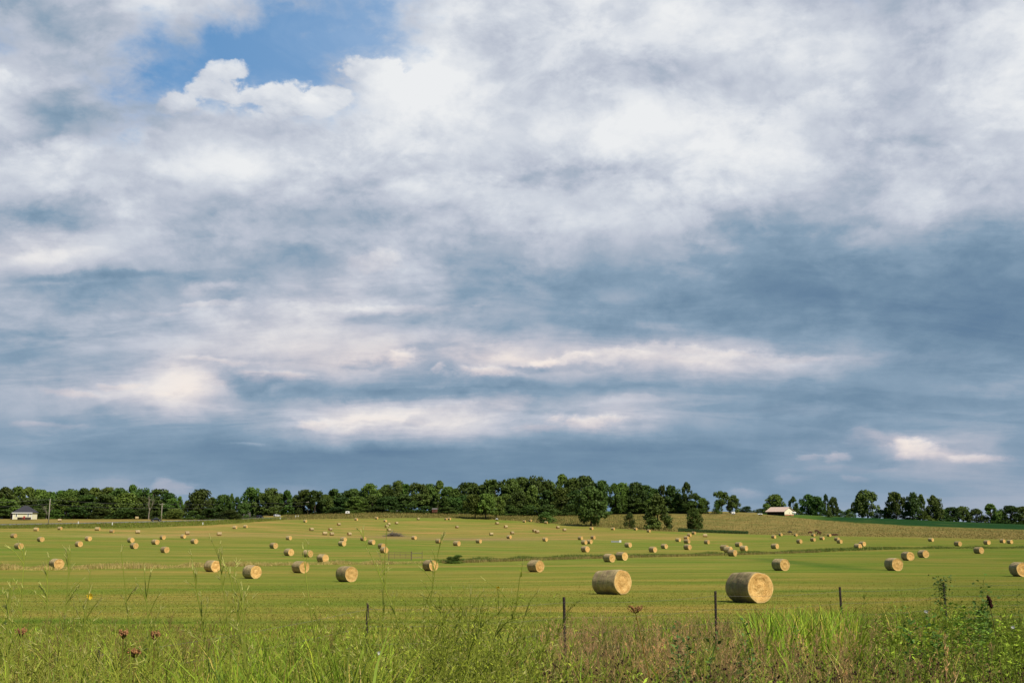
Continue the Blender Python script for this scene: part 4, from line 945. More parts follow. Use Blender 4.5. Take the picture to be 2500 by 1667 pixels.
# ------------------------------------------------------------------ cars
def car(u, y, rz, kind, paint, label):
    s = S_OF(u); p = Vector((s * y, y, float(gz(s * y, y)) + .36)); o = empty(kind, p, rz)
    if kind == 'pickup_truck': prof = [(-2.7,.45),(2.6,.45),(2.75,.6),(2.7,.95),(1.3,1.15),(.75,1.85),(-.75,1.88),(-1.0,1.2),(-2.7,1.15)]; wx = (-1.75, 1.75)
    else: prof = [(-2.3,.4),(2.2,.4),(2.35,.6),(2.3,.9),(1.25,1.08),(.55,1.68),(-1.6,1.72),(-2.25,1.15)]; wx = (-1.4, 1.4)
    bm = bmesh.new(); hw = .92
    n = len(prof); ring = []
    for yy, f in ((-hw, .0), (-hw + .12, 1), (hw - .12, 1), (hw, .0)):
        ring.append([bm.verts.new((x * (1 if f else .985), yy * (.80 if z > 1.25 and not f else (.9 if z > 1.25 else 1)), z - (0 if f else .03))) for x, z in prof])
    for a, b in zip(ring, ring[1:]):
        for i in range(n): bm.faces.new((a[i], a[(i + 1) % n], b[(i + 1) % n], b[i]))
    bm.faces.new(ring[0][::-1]); bm.faces.new(ring[-1]); bm_obj('body', bm, M[paint], o)
    def glass(pts, nm='window'):
        bm = bmesh.new(); a = Vector(pts[0]); nr = (Vector(pts[1]) - a).cross(Vector(pts[2]) - a).normalized() * .015
        prism(bm, pts, nr); bm_obj(nm, bm, M['glass'], o)
    top = 1.78 if kind == 'pickup_truck' else 1.6
    x0, x1 = (-.72, .95) if kind == 'pickup_truck' else (-1.75, .95)
    for sg in (-1, 1):
        q = [(x0, sg * .93, 1.18), (x1, sg * .93, 1.15), (x1 - .38, sg * .80, top), (x0 + .1, sg * .80, top)]
        glass(q if sg < 0 else q[::-1])
    xb = prof[-2][0] if kind == 'pickup_truck' else -2.0
    glass([(xb - .16 if kind != 'pickup_truck' else -.99, .62, 1.24), (xb - .16 if kind != 'pickup_truck' else -.99, -.62, 1.24), (xb + .27, -.58, 1.66), (xb + .27, .58, 1.66)], 'rear_window')
    glass([(1.27, -.68, 1.15), (1.27, .68, 1.15), (.74, .62, top - .02), (.74, -.62, top - .02)], 'windscreen')
    for x in wx:
        for sg in (-1, 1):
            bm = bmesh.new(); tube(bm, [(x, sg * .70, .36), (x, sg * .95, .36)], .37, 16); w_ = bm_obj('wheel', bm, M['tyre'], o)
            bm = bmesh.new(); tube(bm, [(x, sg * .951, .36), (x, sg * .97, .36)], .21, 12); bm_obj('rim', bm, M['chrome'], w_)
    xr = prof[0][0]
    for sg in (-1, 1):
        bm = bmesh.new(); box(bm, xr - .03, xr - .002, sg * .78 - .1, sg * .78 + .1, .8, 1.1); bm_obj('tail_light', bm, M['lamp'], o)
        bm = bmesh.new(); box(bm, 2.36 if kind != 'pickup_truck' else 2.752, 2.39 if kind != 'pickup_truck' else 2.78, sg * .66 - .16, sg * .66 + .16, .66, .84); bm_obj('headlight', bm, M['plate'], o)
    bm = bmesh.new(); box(bm, xr - .05, xr - .002, -.26, .26, .62, .78); bm_obj('number_plate', bm, M['plate'], o)
    tag(o, label, {'pickup_truck': 'pickup', 'estate_car': 'car'}[kind])
def road_depth(u): return float(road_y(S_OF(u)))
car(381, road_depth(381) - 1.0, R(32), 'pickup_truck', 'carblack', 'black truck on the road in front of the second utility pole')
car(634, road_depth(634) - 1.2, R(58), 'estate_car', 'carblack', 'dark car on the road between the third and fourth poles')
car(676, road_depth(655) + 26, R(50), 'estate_car', 'carsilver', 'silver car farthest along the road, right of the dark car')

# ------------------------------------------------------------------ field things
def brush_pile():
    p = gpt(961, 1309); o = empty('brush_pile', p); rr_ = random.Random(4)
    for nm, n, spread, hh in (('branches', 210, 3.4, 1.9), ('twigs', 320, 4.6, 1.5)):
        bm = bmesh.new()
        for i in range(n):
            x = rr_.gauss(0, spread * .5); z0 = max(.1, hh * math.exp(-(x / 3.2) ** 2) * rr_.uniform(.1, 1)); a = Vector((x, rr_.gauss(0, 1.2), z0 * .7))
            d = Vector((rr_.uniform(-1, 1), rr_.uniform(-1, 1), rr_.uniform(-.15, .55))).normalized(); ln = rr_.uniform(.8, 2.6)
            r = rr_.uniform(.03, .10) if nm == 'branches' else rr_.uniform(.015, .03)
            b = a + d * ln; b.z = max(.02, b.z); a.z = max(0, a.z)
            tube(bm, [a, a.lerp(b, .5) + Vector((0, 0, rr_.uniform(-.1, .2))), b], [r, r * .8, r * .4], 4)
        bm_obj(nm, bm, M['stick'], o)
    bm = bmesh.new()                          # two felled limbs rising to the left
    for k in range(4):
        tube(bm, [(-1.0 + .4 * k, 0, .3), (-2.2 + .5 * k, -.3, 1.6 + .3 * k), (-3.0 + .8 * k, 0, 2.2 + .4 * k)], [.14, .1, .04], 6)
    bm_obj('limbs', bm, M['dead'], o)
    tag(o, 'grey tangled brush pile of cut branches on the tan hillside', 'brush pile')
brush_pile()
def trough():
    p = gpt(1502, 1323.5); o = empty('water_trough', p, R(-6)); k_ = p.y / FPX
    w, h, d = 19 * k_, 3.6 * k_, 1.2
    bm = bmesh.new()
    ou = [[bm.verts.new((x, y, z)) for x, y in ((-w/2, 0), (w/2, 0), (w/2, d), (-w/2, d))] for z in (-.1, h)]
    inn = [[bm.verts.new((x, y, z)) for x, y in ((-w/2+.08, .08), (w/2-.08, .08), (w/2-.08, d-.08), (-w/2+.08, d-.08))] for z in (h, h*.7)]
    for a, b in ((ou[0], ou[1]), (ou[1], inn[0]), (inn[0], inn[1])):
        for i in range(4): bm.faces.new((a[i], a[(i+1) % 4], b[(i+1) % 4], b[i]))
    bm.faces.new(inn[1]); bm.faces.new(ou[0][::-1]); bm_obj('basin', bm, M['steel'], o)
    bm = bmesh.new(); box(bm, w/2 + .003, w/2 + 5*k_, -.05, d + .05, -.1, h * 1.35); bm_obj('end_tank', bm, M['white'], o)
    tag(o, 'long grey water trough with white end tank in the mid field', 'trough')
trough()
def gate():
    a = gpt(949, 1368); b = gpt(1006, 1367); c = gpt(1032, 1365.5); a.y += 0; o = empty('field_gate', a)
    y0 = a.y; b = at(1006, y0 + 1); c = at(1032, y0 + 2)
    top = 1.45
    bm = bmesh.new()
    A, B, C2 = Vector((0, 0, 0)), b - a, c - a
    for z in (.35, .62, .9, 1.15, top): tube(bm, [A + Vector((0, 0, z)), B + Vector((0, 0, z))], .028, 6)
    for t in (.25, .5, .75): q = A.lerp(B, t); tube(bm, [q + Vector((0, 0, .35)), q + Vector((0, 0, top))], .025, 6)
    bm_obj('gate_panel', bm, M['pipe'], o)
    for q, r in ((A, .06), (B, .09), (C2, .04)):
        bm = bmesh.new(); tube(bm, [q + Vector((0, 0, -.4)), q + Vector((0, 0, top + .2))], r, 8); bm_obj('post', bm, M['pipe'], o)
    bm = bmesh.new()
    for z in (.5, 1.3): tube(bm, [B + Vector((0, 0, z)), C2 + Vector((0, 0, z))], .035, 6)
    bm_obj('rail', bm, M['galv'], o)
    tag(o, 'rusty pipe gate with posts in the dry grass strip at mid field', 'gate')
gate()
def cow(u, v, rz, m_, label, scale=1.0, lying=False):
    p = gpt(u, v); o = empty('cow', p, rz); o.scale = (scale,) * 3
    z = -.62 if lying else 0
    joints = [((-.75,0,1.12),.30),((-.1,0,1.08),.40),((.55,0,1.15),.36),((.95,0,1.25),.22),((1.2,0,1.0),.17),((1.5,0,.62),.10),
              ((-.8,.2,.75),.15),((-.85,.2,.40),.08),((-.8,.2,.0),.07),((-.8,-.2,.75),.15),((-.85,-.2,.40),.08),((-.8,-.2,.0),.07),
              ((.6,.18,.7),.13),((.62,.18,.38),.08),((.6,.18,.0),.07),((.6,-.18,.7),.13),((.62,-.18,.38),.08),((.6,-.18,.0),.07),((-1.08,0,1.1),.05),((-1.15,0,.5),.04)]
    ed = [(0,1),(1,2),(2,3),(3,4),(4,5),(0,6),(6,7),(7,8),(0,9),(9,10),(10,11),(2,12),(12,13),(13,14),(2,15),(15,16),(16,17),(0,18),(18,19)]
    me = bpy.data.meshes.new('body'); me.from_pydata([(a, b, max(c + z, .02)) for (a, b, c), _ in joints], ed, []); me.materials.append(m_)
    b = link('body', me, o); sk = b.modifiers.new('skin', 'SKIN'); sk.use_smooth_shade = True
    for i, (_, r) in enumerate(joints): me.skin_vertices[0].data[i].radius = (r, r)
    me.skin_vertices[0].data[1].use_root = True
    b.modifiers.new('sub', 'SUBSURF').render_levels = 1
    tag(o, label, 'cow', 'cattle grazing at the pasture edge')
cow(1929, 1302.5, R(170), M['cowblack'], 'dark cow with pale patch, leftmost of the cattle at the pasture edge')
cow(1978, 1303, R(10), M['cow'], 'brown cow second from left, grazing just left of a bale')
cow(1994, 1299.5, R(185), M['cow'], 'brown cow highest up the pasture among the cattle')
cow(2000, 1304.5, R(20), M['cow'], 'brown cow at the middle of the cattle group', 1.1)
cow(2034, 1306.5, R(5), M['cow'], 'dark brown cow lying right of a bale, left one of two', 1.0, True)
cow(2041, 1306.5, R(175), M['cow'], 'dark brown cow lying farthest right of the cattle', 1.0, True)

# ------------------------------------------------------------------ plant geometry
def strips(base, tip_off, width, col, K=4, r=None, bend=None, taper=True):
    """blades: base (N,3), tip_off (N,3), width (N,), col (N,3)"""
    r = r or np.random.default_rng(1); N = len(base)
    t = np.linspace(0, 1, K)
    hor = tip_off.copy(); hor[:, 2] = 0
    ctr = base[:, None, :] + np.stack([np.zeros((N, K)), np.zeros((N, K)), tip_off[:, 2][:, None] * (1 - (1 - t) ** 1.5)[None]], -1) + hor[:, None, :] * (t ** 1.8)[None, :, None]
    a = r.uniform(0, 2 * np.pi, N); side = np.stack([np.cos(a), np.sin(a), np.zeros(N)], 1)
    w = width[:, None] * ((1 - t ** 2.2 * .95)[None] if taper else np.ones((1, K))) * .5
    V = np.stack([ctr - side[:, None] * w[..., None], ctr + side[:, None] * w[..., None]], 2).reshape(-1, 3)
    i = (np.arange(N) * 2 * K)[:, None] + (np.arange(K - 1) * 2)[None]
    Fq = np.stack([i, i + 1, i + 3, i + 2], -1).reshape(-1, 4)
    c = np.repeat(col, 2 * K, 0)
    return V, Fq, c
class Plants:                                # collects thin stems, leaves and heads with their own tints
    def __init__(s): s.V, s.F, s.C, s.n = [], [], [], 0
    def add(s, V, Fq, c):
        s.V.append(np.asarray(V)); s.F.append(np.asarray(Fq) + s.n); s.C.append(np.asarray(c)); s.n += len(V)
    def stem(s, pts, r0, r1, c):
        pts = np.asarray(pts, float); K = len(pts); d = np.gradient(pts, axis=0) if K > 2 else np.repeat(pts[1:] - pts[:1], 2, 0); d /= np.linalg.norm(d, axis=1)[:, None] + 1e-9
        a = np.cross(d, np.array([.31, .95, .05])); a /= np.linalg.norm(a, axis=1)[:, None] + 1e-9; b = np.cross(d, a)
        rr_ = np.linspace(r0, r1, K)[:, None]
        V = np.stack([pts + rr_ * (math.cos(k) * a + math.sin(k) * b) for k in (0, 2.094, 4.189)], 1).reshape(-1, 3)
        i = np.arange(K - 1) * 3
        Fq = np.concatenate([np.stack([i + k, i + (k + 1) % 3, i + 3 + (k + 1) % 3, i + 3 + k], -1) for k in range(3)])
        s.add(V, Fq, np.tile(c, (len(V), 1)))
    def leaf(s, p, d, ln, w, c, up=(0, 0, 1)):
        p = np.asarray(p, float); d = np.asarray(d, float); d = d / (np.linalg.norm(d) + 1e-9); up = np.asarray(up, float) + .5 * np.sin(np.asarray([37., 53., 71.]) * p.sum() * 20); sd_ = np.cross(d, up); sd_ /= np.linalg.norm(sd_) + 1e-9
        n_ = np.cross(sd_, d)
        m1 = p + d * ln * .45 + n_ * ln * .07; t = p + d * ln - n_ * ln * .06
        V = [p, m1 - sd_ * w * .5, t, m1 + sd_ * w * .5]
        s.add(V, [[0, 1, 2, 3]], np.tile(c, (4, 1)))
    def ball(s, p, r, c, sq=1.0):
        p = np.asarray(p, float); k = np.arange(6) * np.pi / 3
        ring = lambda z, q: np.stack([np.cos(k) * r * q, np.sin(k) * r * q, np.full(6, z * r * sq)], 1)
        V = np.concatenate([ring(-1, .35), ring(-.4, .95), ring(.4, .95), ring(1, .35)]) + p
        i = np.arange(6); j = (i + 1) % 6
        Fq = np.concatenate([np.stack([i + 6 * q, j + 6 * q, j + 6 * q + 6, i + 6 * q + 6], -1) for q in range(3)] + [[[0, 1, 2, 3], [0, 3, 4, 5], [18, 21, 20, 19], [18, 23, 22, 21]]])
        s.add(V, Fq, np.tile(c, (24, 1)))
    def build(s, name, m_, parent=None, origin=None):
        V = np.concatenate(s.V)
        if origin is not None: V = V - np.asarray(origin)
        return mesh_np(name, V, np.concatenate(s.F), m_, parent, np.concatenate(s.C))
def stuff_blades(name, n, S_rng, yfun, hfun, wid, palette, label, cat, seed, K=3, lean=.3, m_='scrub'):
    r = np.random.default_rng(seed); s = r.uniform(*S_rng, n); y = yfun(s, r.uniform(0, 1, n), r)
    x = s * y; z = gz(x, y); h = hfun(s, y, r)
    k = h > .02; x, y, z, h, s = x[k], y[k], z[k], h[k], s[k]; N = len(x)
    tip = np.stack([r.normal(0, lean, N) * h, r.normal(0, lean, N) * h, h], 1)
    c = palette(s, y, r, N)
    V, Fq, C_ = strips(np.stack([x, y, z - .03], 1), tip, r.uniform(.6, 1.4, N) * wid * (y if callable(wid) is False and wid < .002 else 1), c, K, r)
    o = mesh_np(name, V, Fq, M[m_], col=C_)
    return tag(o, label, cat, kind='stuff')
def pal(cols, w=None, jit=.2):
    cols = np.array(cols)
    def f(s, y, r, N):
        i = r.choice(len(cols), N, p=w); return cols[i] * r.uniform(1 - jit, 1 + jit, N)[:, None]
    return f
# dry grass and reeds along the ditch through the field
su, sv_ = S_OF(-60), S_OF(1060)
stuff_blades('dry_grass', 26000, (su, sv_), lambda s, q, r: strip_y(s) + q * 13 - 2 + 1.5 * np.sin(s * 60), lambda s, y, r: r.uniform(.12, .75, len(s)) * (.62 + .38 * np.sin(s * 95 + 2 * np.sin(s * 41))) * np.where(r.uniform(0, 1, len(s)) < .06, 1.5, 1), .05,
    pal([(.46,.34,.12),(.54,.42,.16),(.36,.28,.08),(.22,.25,.03)], [.35,.3,.2,.15]), 'strip of tall dry tan grass along the ditch at mid field left', 'grass', 31)
stuff_blades('reeds', 30000, (S_OF(1060), S_OF(2600)), lambda s, q, r: strip_y(s) + 3 + q * 18 + 2 * np.sin(s * 37), lambda s, y, r: r.uniform(.15, .8, len(s)) * (.66 + .34 * np.sin(s * 83 + 3 * np.sin(s * 29))), .075,
    pal([(.10,.15,.03),(.14,.195,.03),(.08,.12,.025),(.28,.25,.06)], [.35,.35,.15,.15]), 'strip of dark green reeds crossing the field right of the gate', 'reeds', 32)
stuff_blades('dry_grass', 9000, (S_OF(1080), S_OF(2000)), lambda s, q, r: strip_y(s) - 1 + q * 4, lambda s, y, r: r.uniform(.25, .7, len(s)) * (r.uniform(0, 1, len(s)) > .35), .06,
    pal([(.30,.235,.085),(.22,.19,.05)], None), 'low tan grass in front of the reed strip', 'grass', 33)
stuff_blades('scrub_grass', 26000, (S_OF(690), S_OF(1640)), lambda s, q, r: edge_y(s) + 1 + q * (735 - edge_y(s)), lambda s, y, r: r.uniform(.4, 1.2, len(s)), .22,
    pal([(.24,.195,.06),(.18,.165,.04),(.10,.125,.022),(.29,.23,.08)], [.35,.3,.2,.15]), 'rough tan and green grass on the slope below the central wood', 'grass', 34)
stuff_blades('pasture_grass', 22000, (S_OF(1560), S_OF(2520)), lambda s, q, r: edge_y(s) + 1 + q * (np.where(s > S_OF(1900), crop_lo(s), 730) - edge_y(s) - 3), lambda s, y, r: r.uniform(.2, .6, len(s)), .22,
    pal([(.28,.20,.065),(.21,.17,.05),(.12,.135,.025)], [.5,.3,.2]), 'thin tan grass of the pasture slope on the right', 'grass', 35)
stuff_blades('verge_grass', 16000, (S_OF(-100), S_OF(700)), lambda s, q, r: edge_y(s) + q * (road_y(s) - 6 - edge_y(s)), lambda s, y, r: r.uniform(.3, .95, len(s)), .16,
    pal([(.15,.195,.024),(.18,.17,.036),(.11,.15,.02),(.27,.21,.07)], [.35,.25,.25,.15]), 'green and tan verge grass below the road on the left', 'grass', 36)
stuff_blades('reeds', 5000, (S_OF(1655), S_OF(1825)), lambda s, q, r: edge_y(s) + 3 + q * 14, lambda s, y, r: r.uniform(.8, 1.6, len(s)), .16,
    pal([(.045,.085,.022),(.06,.11,.03)], None), 'short strip of dark green reeds at the foot of the pasture slope', 'reeds', 37)
# bush by the gate
tree(1118,1354,46, vbase=1375, kind='bush', leaf=M_, name='bush', label='dark green bush in the ditch right of the pipe gate')
tree(1100,1358,34, vbase=1375, kind='bush', leaf=L_, name='bush', label='brownish low bush just left of the dark ditch bush')
# stubble of the near field, tinted like the ground it grows from
def stubble():
    r = np.random.default_rng(38); n = 230000
    s = r.uniform(-.60, .60, n); y = 22 + 5 * sstep(s, -.3, .3) + (r.uniform(0, 1, n) ** 1.5) * 110; x = s * y; z = gz(x, y)
    h = r.uniform(.02, .075, n) * (1 - .75 * sstep(y, 60, 130)); h *= np.where(r.uniform(0, 1, n) < .03, 1.9, 1)
    tip = np.stack([r.normal(0, .8, n) * h, r.normal(0, .8, n) * h, h], 1)
    c = g_near[None] * (1 - sstep(y, 95, 190)[:, None]) + g_mid[None] * sstep(y, 95, 190)[:, None]
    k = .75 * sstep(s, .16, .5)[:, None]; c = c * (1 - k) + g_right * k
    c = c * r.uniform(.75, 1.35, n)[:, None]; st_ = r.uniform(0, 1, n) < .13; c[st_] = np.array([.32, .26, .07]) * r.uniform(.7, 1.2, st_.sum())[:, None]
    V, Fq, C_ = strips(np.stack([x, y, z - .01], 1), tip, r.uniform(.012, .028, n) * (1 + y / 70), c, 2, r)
    o = mesh_np('field_grass', V, Fq, M['ground'], col=C_)
    m_ = o.data.attributes.new('mown', 'FLOAT', 'POINT'); m_.data.foreach_set('value', np.ones(len(V), np.float32))
    tag(o, 'short mown grass of the near field', 'grass', kind='stuff')
stubble()

# ------------------------------------------------------------------ fence
def fence():
    D0 = 17.2; q_, p_ = .150, 499.3; O0 = ray(CU, 1471)
    pts = {}
    for i, u in ((-1, 250), (0, 898), (1, 1378), (2, 1747), (3, 2052), (4, 2306), (6, 2680)):
        y = D0 * (1 + q_ * i); pts[i] = (ray(u, 1450)[0] * y, y)
    vt = {-1: 1580, 0: 1471, 1: 1456.7, 2: 1442, 3: 1432, 4: 1420, 6: 1408}
    x0, y0 = pts[-1]; o = empty('wire_fence', (x0, y0, float(gz(x0, y0)))); org = o.location.copy(); heads = {}
    for i, (x, y) in pts.items():
        zt = zat(vt[i], y); zb = float(gz(x, y)) - .3
        bm = bmesh.new(); a = .020
        box(bm, -a, a, -.006, .006, zb, zt); box(bm, -.006, .006, .0065, .045, zb, zt - .004)
        for k in range(int((zt - zb - .35) / .054)):                     # studs
            z = zt - .06 - k * .054; box(bm, -.009, .009, -.020, -.0065, z, z + .02)
        ob = bm_obj('post', bm, M['rust'], o); ob.location = Vector((x, y, 0)) - org
        if i == 0: ob['label'] = 'post with pale grey top'
        ob.rotation_euler = (R(random.Random(i).uniform(-1.5, 1.5)), 0, R(28 + random.Random(i + 5).uniform(-10, 10)))
        heads[i] = (x, y, zt)
    ks = sorted(heads)
    for lv in (.10, .38, .66, .94):
        bm = bmesh.new()
        for a, b in zip(ks, ks[1:]):
            A = Vector(heads[a]) - Vector((0, .02, lv)); B = Vector(heads[b]) - Vector((0, .02, lv))
            tube(bm, [A.lerp(B, t) - Vector((0, 0, .05 * 4 * t * (1 - t))) for t in np.linspace(0, 1, 9)], .0022, 4, cap=False)
            n = int((B - A).length / .13)
            for k in range(n):                                               # barbs
                c = A.lerp(B, (k + .5) / n); c.z -= .05 * 4 * ((k + .5) / n) * (1 - (k + .5) / n)
                tube(bm, [c + Vector((.008, 0, .014)), c - Vector((.008, 0, .014))], .0016, 3, cap=False)
        w_ = bm_obj('barbed_wire', bm, M['galv'], o); w_.location = -org
    tag(o, 'barbed wire fence on thin dark steel posts behind the roadside weeds', 'fence')
fence()

# ------------------------------------------------------------------ roadside growth
GREEN, BRIGHT, OLIVE, STRAW, BROWN, DKGR = (.24,.30,.032),(.30,.43,.034),(.36,.33,.054),(.60,.44,.17),(.27,.145,.06),(.085,.14,.022)
PALS = np.array([GREEN, BRIGHT, OLIVE, STRAW, BROWN, DKGR])
def u_of(s): return s * FPX / CT * 1.0 + CU
def cover():
    r = np.random.default_rng(77)
    def band(n, y0, y1, hmin, hmax, wid, K, dens):
        s = r.uniform(-.64, .64, n); y = np.sqrt(r.uniform(y0 ** 2, y1 ** 2, n)); u = u_of(s)
        x = s * y
        # patchiness
        pt = .5 + .5 * np.sin(x * 1.7 + 1.3 * np.sin(y * 1.1)) * np.cos(y * 1.9 + x * .6)
        left = sstep(u, 1350, 950); mid = sstep(u, 470, 620) * sstep(u, 1000, 860); right = sstep(u, 1200, 1500); fr = sstep(u, 1900, 2250)
        clump = sstep(u, 1780, 1850) * sstep(u, 2120, 2020) * sstep(y, 12, 16)
        wts = np.stack([.30 + .2 * left + .30 * fr, .18 + .9 * mid + 2.6 * clump + .25 * fr, .30 + .1 * left, .18 + .30 * right - .2 * fr, .05 + .22 * right * sstep(y, 14, 8) + .05 * right, .16 + .25 * right + .3 * fr], 1)
        wts = np.clip(wts, .01, None); wts /= wts.sum(1)[:, None]
        ci = (np.cumsum(wts, 1) < r.uniform(0, 1, n)[:, None]).sum(1).clip(0, 5)
        c = PALS[ci] * r.uniform(.5, 1.35, n)[:, None]
        far = sstep(y, 20 + 9 * sstep(s, -.3, .4), 26 + 9 * sstep(s, -.3, .4))
        h = r.uniform(hmin, hmax, n) * (.55 + .55 * pt) * (1 - .8 * far) * (1 + .35 * mid * (y < 9) + .25 * clump - .12 * right * (1 - clump) * (y > 14))
        z = gz(x, y); N = n
        ln = np.where(ci == 1, .28, .36)
        tip = np.stack([r.normal(.02, 1, N) * ln * h, r.normal(0, 1, N) * ln * h, h], 1)
        w = wid * r.uniform(.5, 1.3, N) * np.where(ci == 1, 1.7, 1.0) * np.where((ci == 3) | (ci == 4), .55, 1)
        return strips(np.stack([x, y, z - .03], 1), tip, w, c, K, r)
    pl = Plants()
    pl.add(*band(12000, 4.2, 8.0, .5, 1.0, .016, 5, 0))
    pl.add(*band(32000, 7.5, 15, .45, 1.0, .016, 4, 0))
    pl.add(*band(48000, 14, 33, .40, .85, .017, 3, 0))
    o = pl.build('roadside_grass', M['grass']); tag(o, 'unmown roadside grass of green and straw blades along the bottom', 'grass', kind='stuff')
cover()

def tall_blades():                           # broad bright blades of the tall clump at lower left of centre
    r = np.random.default_rng(5); pl = Plants()
    for (u0, u1, y0, y1, n, h0, h1, w) in ((490, 900, 4.8, 8.0, 560, .8, 1.3, .015), (380, 600, 5, 8, 220, .75, 1.2, .012), (1230, 1480, 6.5, 9, 140, .8, 1.2, .013), (1830, 2080, 15, 21, 1100, .85, 1.3, .022), (2150, 2330, 16, 20, 180, .9, 1.4, .02), (0, 420, 5, 8, 170, .75, 1.15, .012), (900, 1250, 5.2, 8, 200, .7, 1.1, .011)):
        u = r.uniform(u0, u1, n); y = r.uniform(y0, y1, n); s = (u - CU) * CT / FPX; x = s * y; z = gz(x, y); h = r.uniform(h0, h1, n)
        tip = np.stack([r.normal(.05, .22, n) * h, r.normal(0, .2, n) * h, h], 1)
        c = np.array(BRIGHT) * (1.25 if u0 == 1830 else 1) * r.uniform(.45, 1.2, n)[:, None] * np.stack([r.uniform(.8, 1.3, n), np.ones(n), np.ones(n)], 1)
        c[r.uniform(0, 1, n) < .13] = np.array([.48, .38, .08])
        pl.add(*strips(np.stack([x, y, z], 1), tip, w * r.uniform(.35, 1.3, n), c, 6, r))
    tag(pl.build('tall_grass', M['grass']), 'clumps of tall bright green grass with broad arching blades', 'grass', kind='stuff')
tall_blades()

def wpt(u, v, y):                            # a point in the air over the verge at depth y
    s, t = ray(u, v); return np.array([s * y, y, t * y + CZ])
SPIKE = np.array((.74,.72,.25)); STEMC = np.array((.38,.44,.06)); RUSTC = np.array((.20,.085,.05))
def spikelet(pl, p, d, c, ln=.035, w=.007):
    g_ = np.random.default_rng(int(abs(p[0] * 1e4)) % 99991)
    for k in range(2):
        e = np.asarray(d) / np.linalg.norm(d) + g_.normal(0, .2, 3); q = np.asarray(p)
        pts = np.stack([q, q + e * ln * .4, q + e * ln]); n0 = pl.n
        pl.stem(pts, w * .42, w * .1, c)
def panicle(pl, base, tip, r, nbr=7, c=STEMC, sc_=SPIKE, rad=.0032, spread=.16, leaves=4, y=8):
    base, tip = np.asarray(base, float), np.asarray(tip, float); L = np.linalg.norm(tip - base)
    t = np.linspace(0, 1, 9); bow = np.array([r.normal(0, .05), r.normal(0, .03), 0]) * L
    pts = base + (tip - base) * t[:, None] + bow * (np.sin(np.pi * t) ** 1)[:, None]
    pl.stem(pts, rad, rad * .35, c)
    P_ = lambda q: np.array([np.interp(q, t, pts[:, k]) for k in range(3)])
    ax = (tip - base) / L
    for i in range(nbr):
        q = r.uniform(.62, .98); a = P_(q); d = ax + r.normal(0, .42, 3) * np.array([1, .6, .6]); d /= np.linalg.norm(d); ln = spread * r.uniform(.5, 1.1) * (1.2 - q * .5)
        b = a + d * ln; pl.stem([a, a + d * ln * .5 + np.array([0, 0, .01]), b], rad * .5, rad * .3, c)
        for k in range(r.integers(1, 4)):
            pp = a + d * ln * r.uniform(.55, 1); spikelet(pl, pp, d + r.normal(0, .3, 3), sc_ * r.uniform(.7, 1.15), .022 + .016 * r.uniform())
    spikelet(pl, tip - ax * .02, ax, sc_, .045, .009)
    for i in range(leaves):
        q = r.uniform(.08, .6); a = P_(q); d = ax * .5 + np.array([r.normal(0, .6), r.normal(0, .4), .15]); pl.leaf(a, d, r.uniform(.12, .34), .010, c * r.uniform(.7, 1.1))
# distinct tall stems, each a plant of its own
TALL = [(60,1347,180,1570,6.4,'tallest seeding grass stem leaning left at far left edge'),(118,1352,205,1600,6.4,'pale seeding stem second from the left edge of the weeds'),(172,1338,178,1560,7.2,'thin upright seed stem under the second lower left bale'),(295,1339,322,1580,6.6,'lone pale tipped grass stem reaching the green field at left'),
 (352,1390,402,1600,6.0,'branching seed stem left of the leftmost front bale'),(470,1382,540,1600,6.0,'long slender stem crossing before the leftmost front bale'),(532,1345,528,1560,7.0,'fine upright stem between the two left front bales'),(560,1392,640,1620,5.8,'leaning stem running down from the left front bale'),
 (738,1332,880,1560,6.6,'pale tipped stem ending on the slanting line of bales'),(590,1430,690,1640,5.6,'short leaning seed stem below the second front bale'),(20,1452,90,1640,5.6,'drooping pale seed stem at lower left edge'),(218,1440,250,1640,5.6,'upright weed stem with small yellow flower at left'),
 (945,1283,990,1500,7.4,'high bleached stem standing before the brush pile'),(880,1296,1010,1520,7.4,'long bent stem crossing below the brush pile'),(1078,1305,1098,1520,7.6,'straight pale stem right of the brush pile'),(1150,1440,1130,1640,6.0,'tall feathery stem at centre bottom')]
for i, (ut, vt, ub, vb, y, lab) in enumerate(TALL):
    r = np.random.default_rng(400 + i); tip = wpt(ut, vt, y); sb = ray(ub + (ub - ut) * .6, VH)[0]
    base = np.array([sb * (y - .3), y - .3, float(gz(sb * (y - .3), y - .3))])
    o = empty('grass_stem', base); pl = Plants(); panicle(pl, base, tip, r, nbr=13 if i not in (3, 8, 12) else 5, rad=.0068, spread=.21, leaves=9)
    pl.build('stem', M['weed'], o, base)
    if i == 11:
        pf = Plants()
        for k in range(9): a = k * .7; pf.leaf(wpt(220, 1455, y), (math.cos(a), -.3, math.sin(a)), .022, .012, (.7, .45, .03), up=(0, 1, 0))
        pf.build('flower', M['petal'], o, base)
    tag(o, lab, 'grass stem', 'tall seeding stems in the roadside weeds')

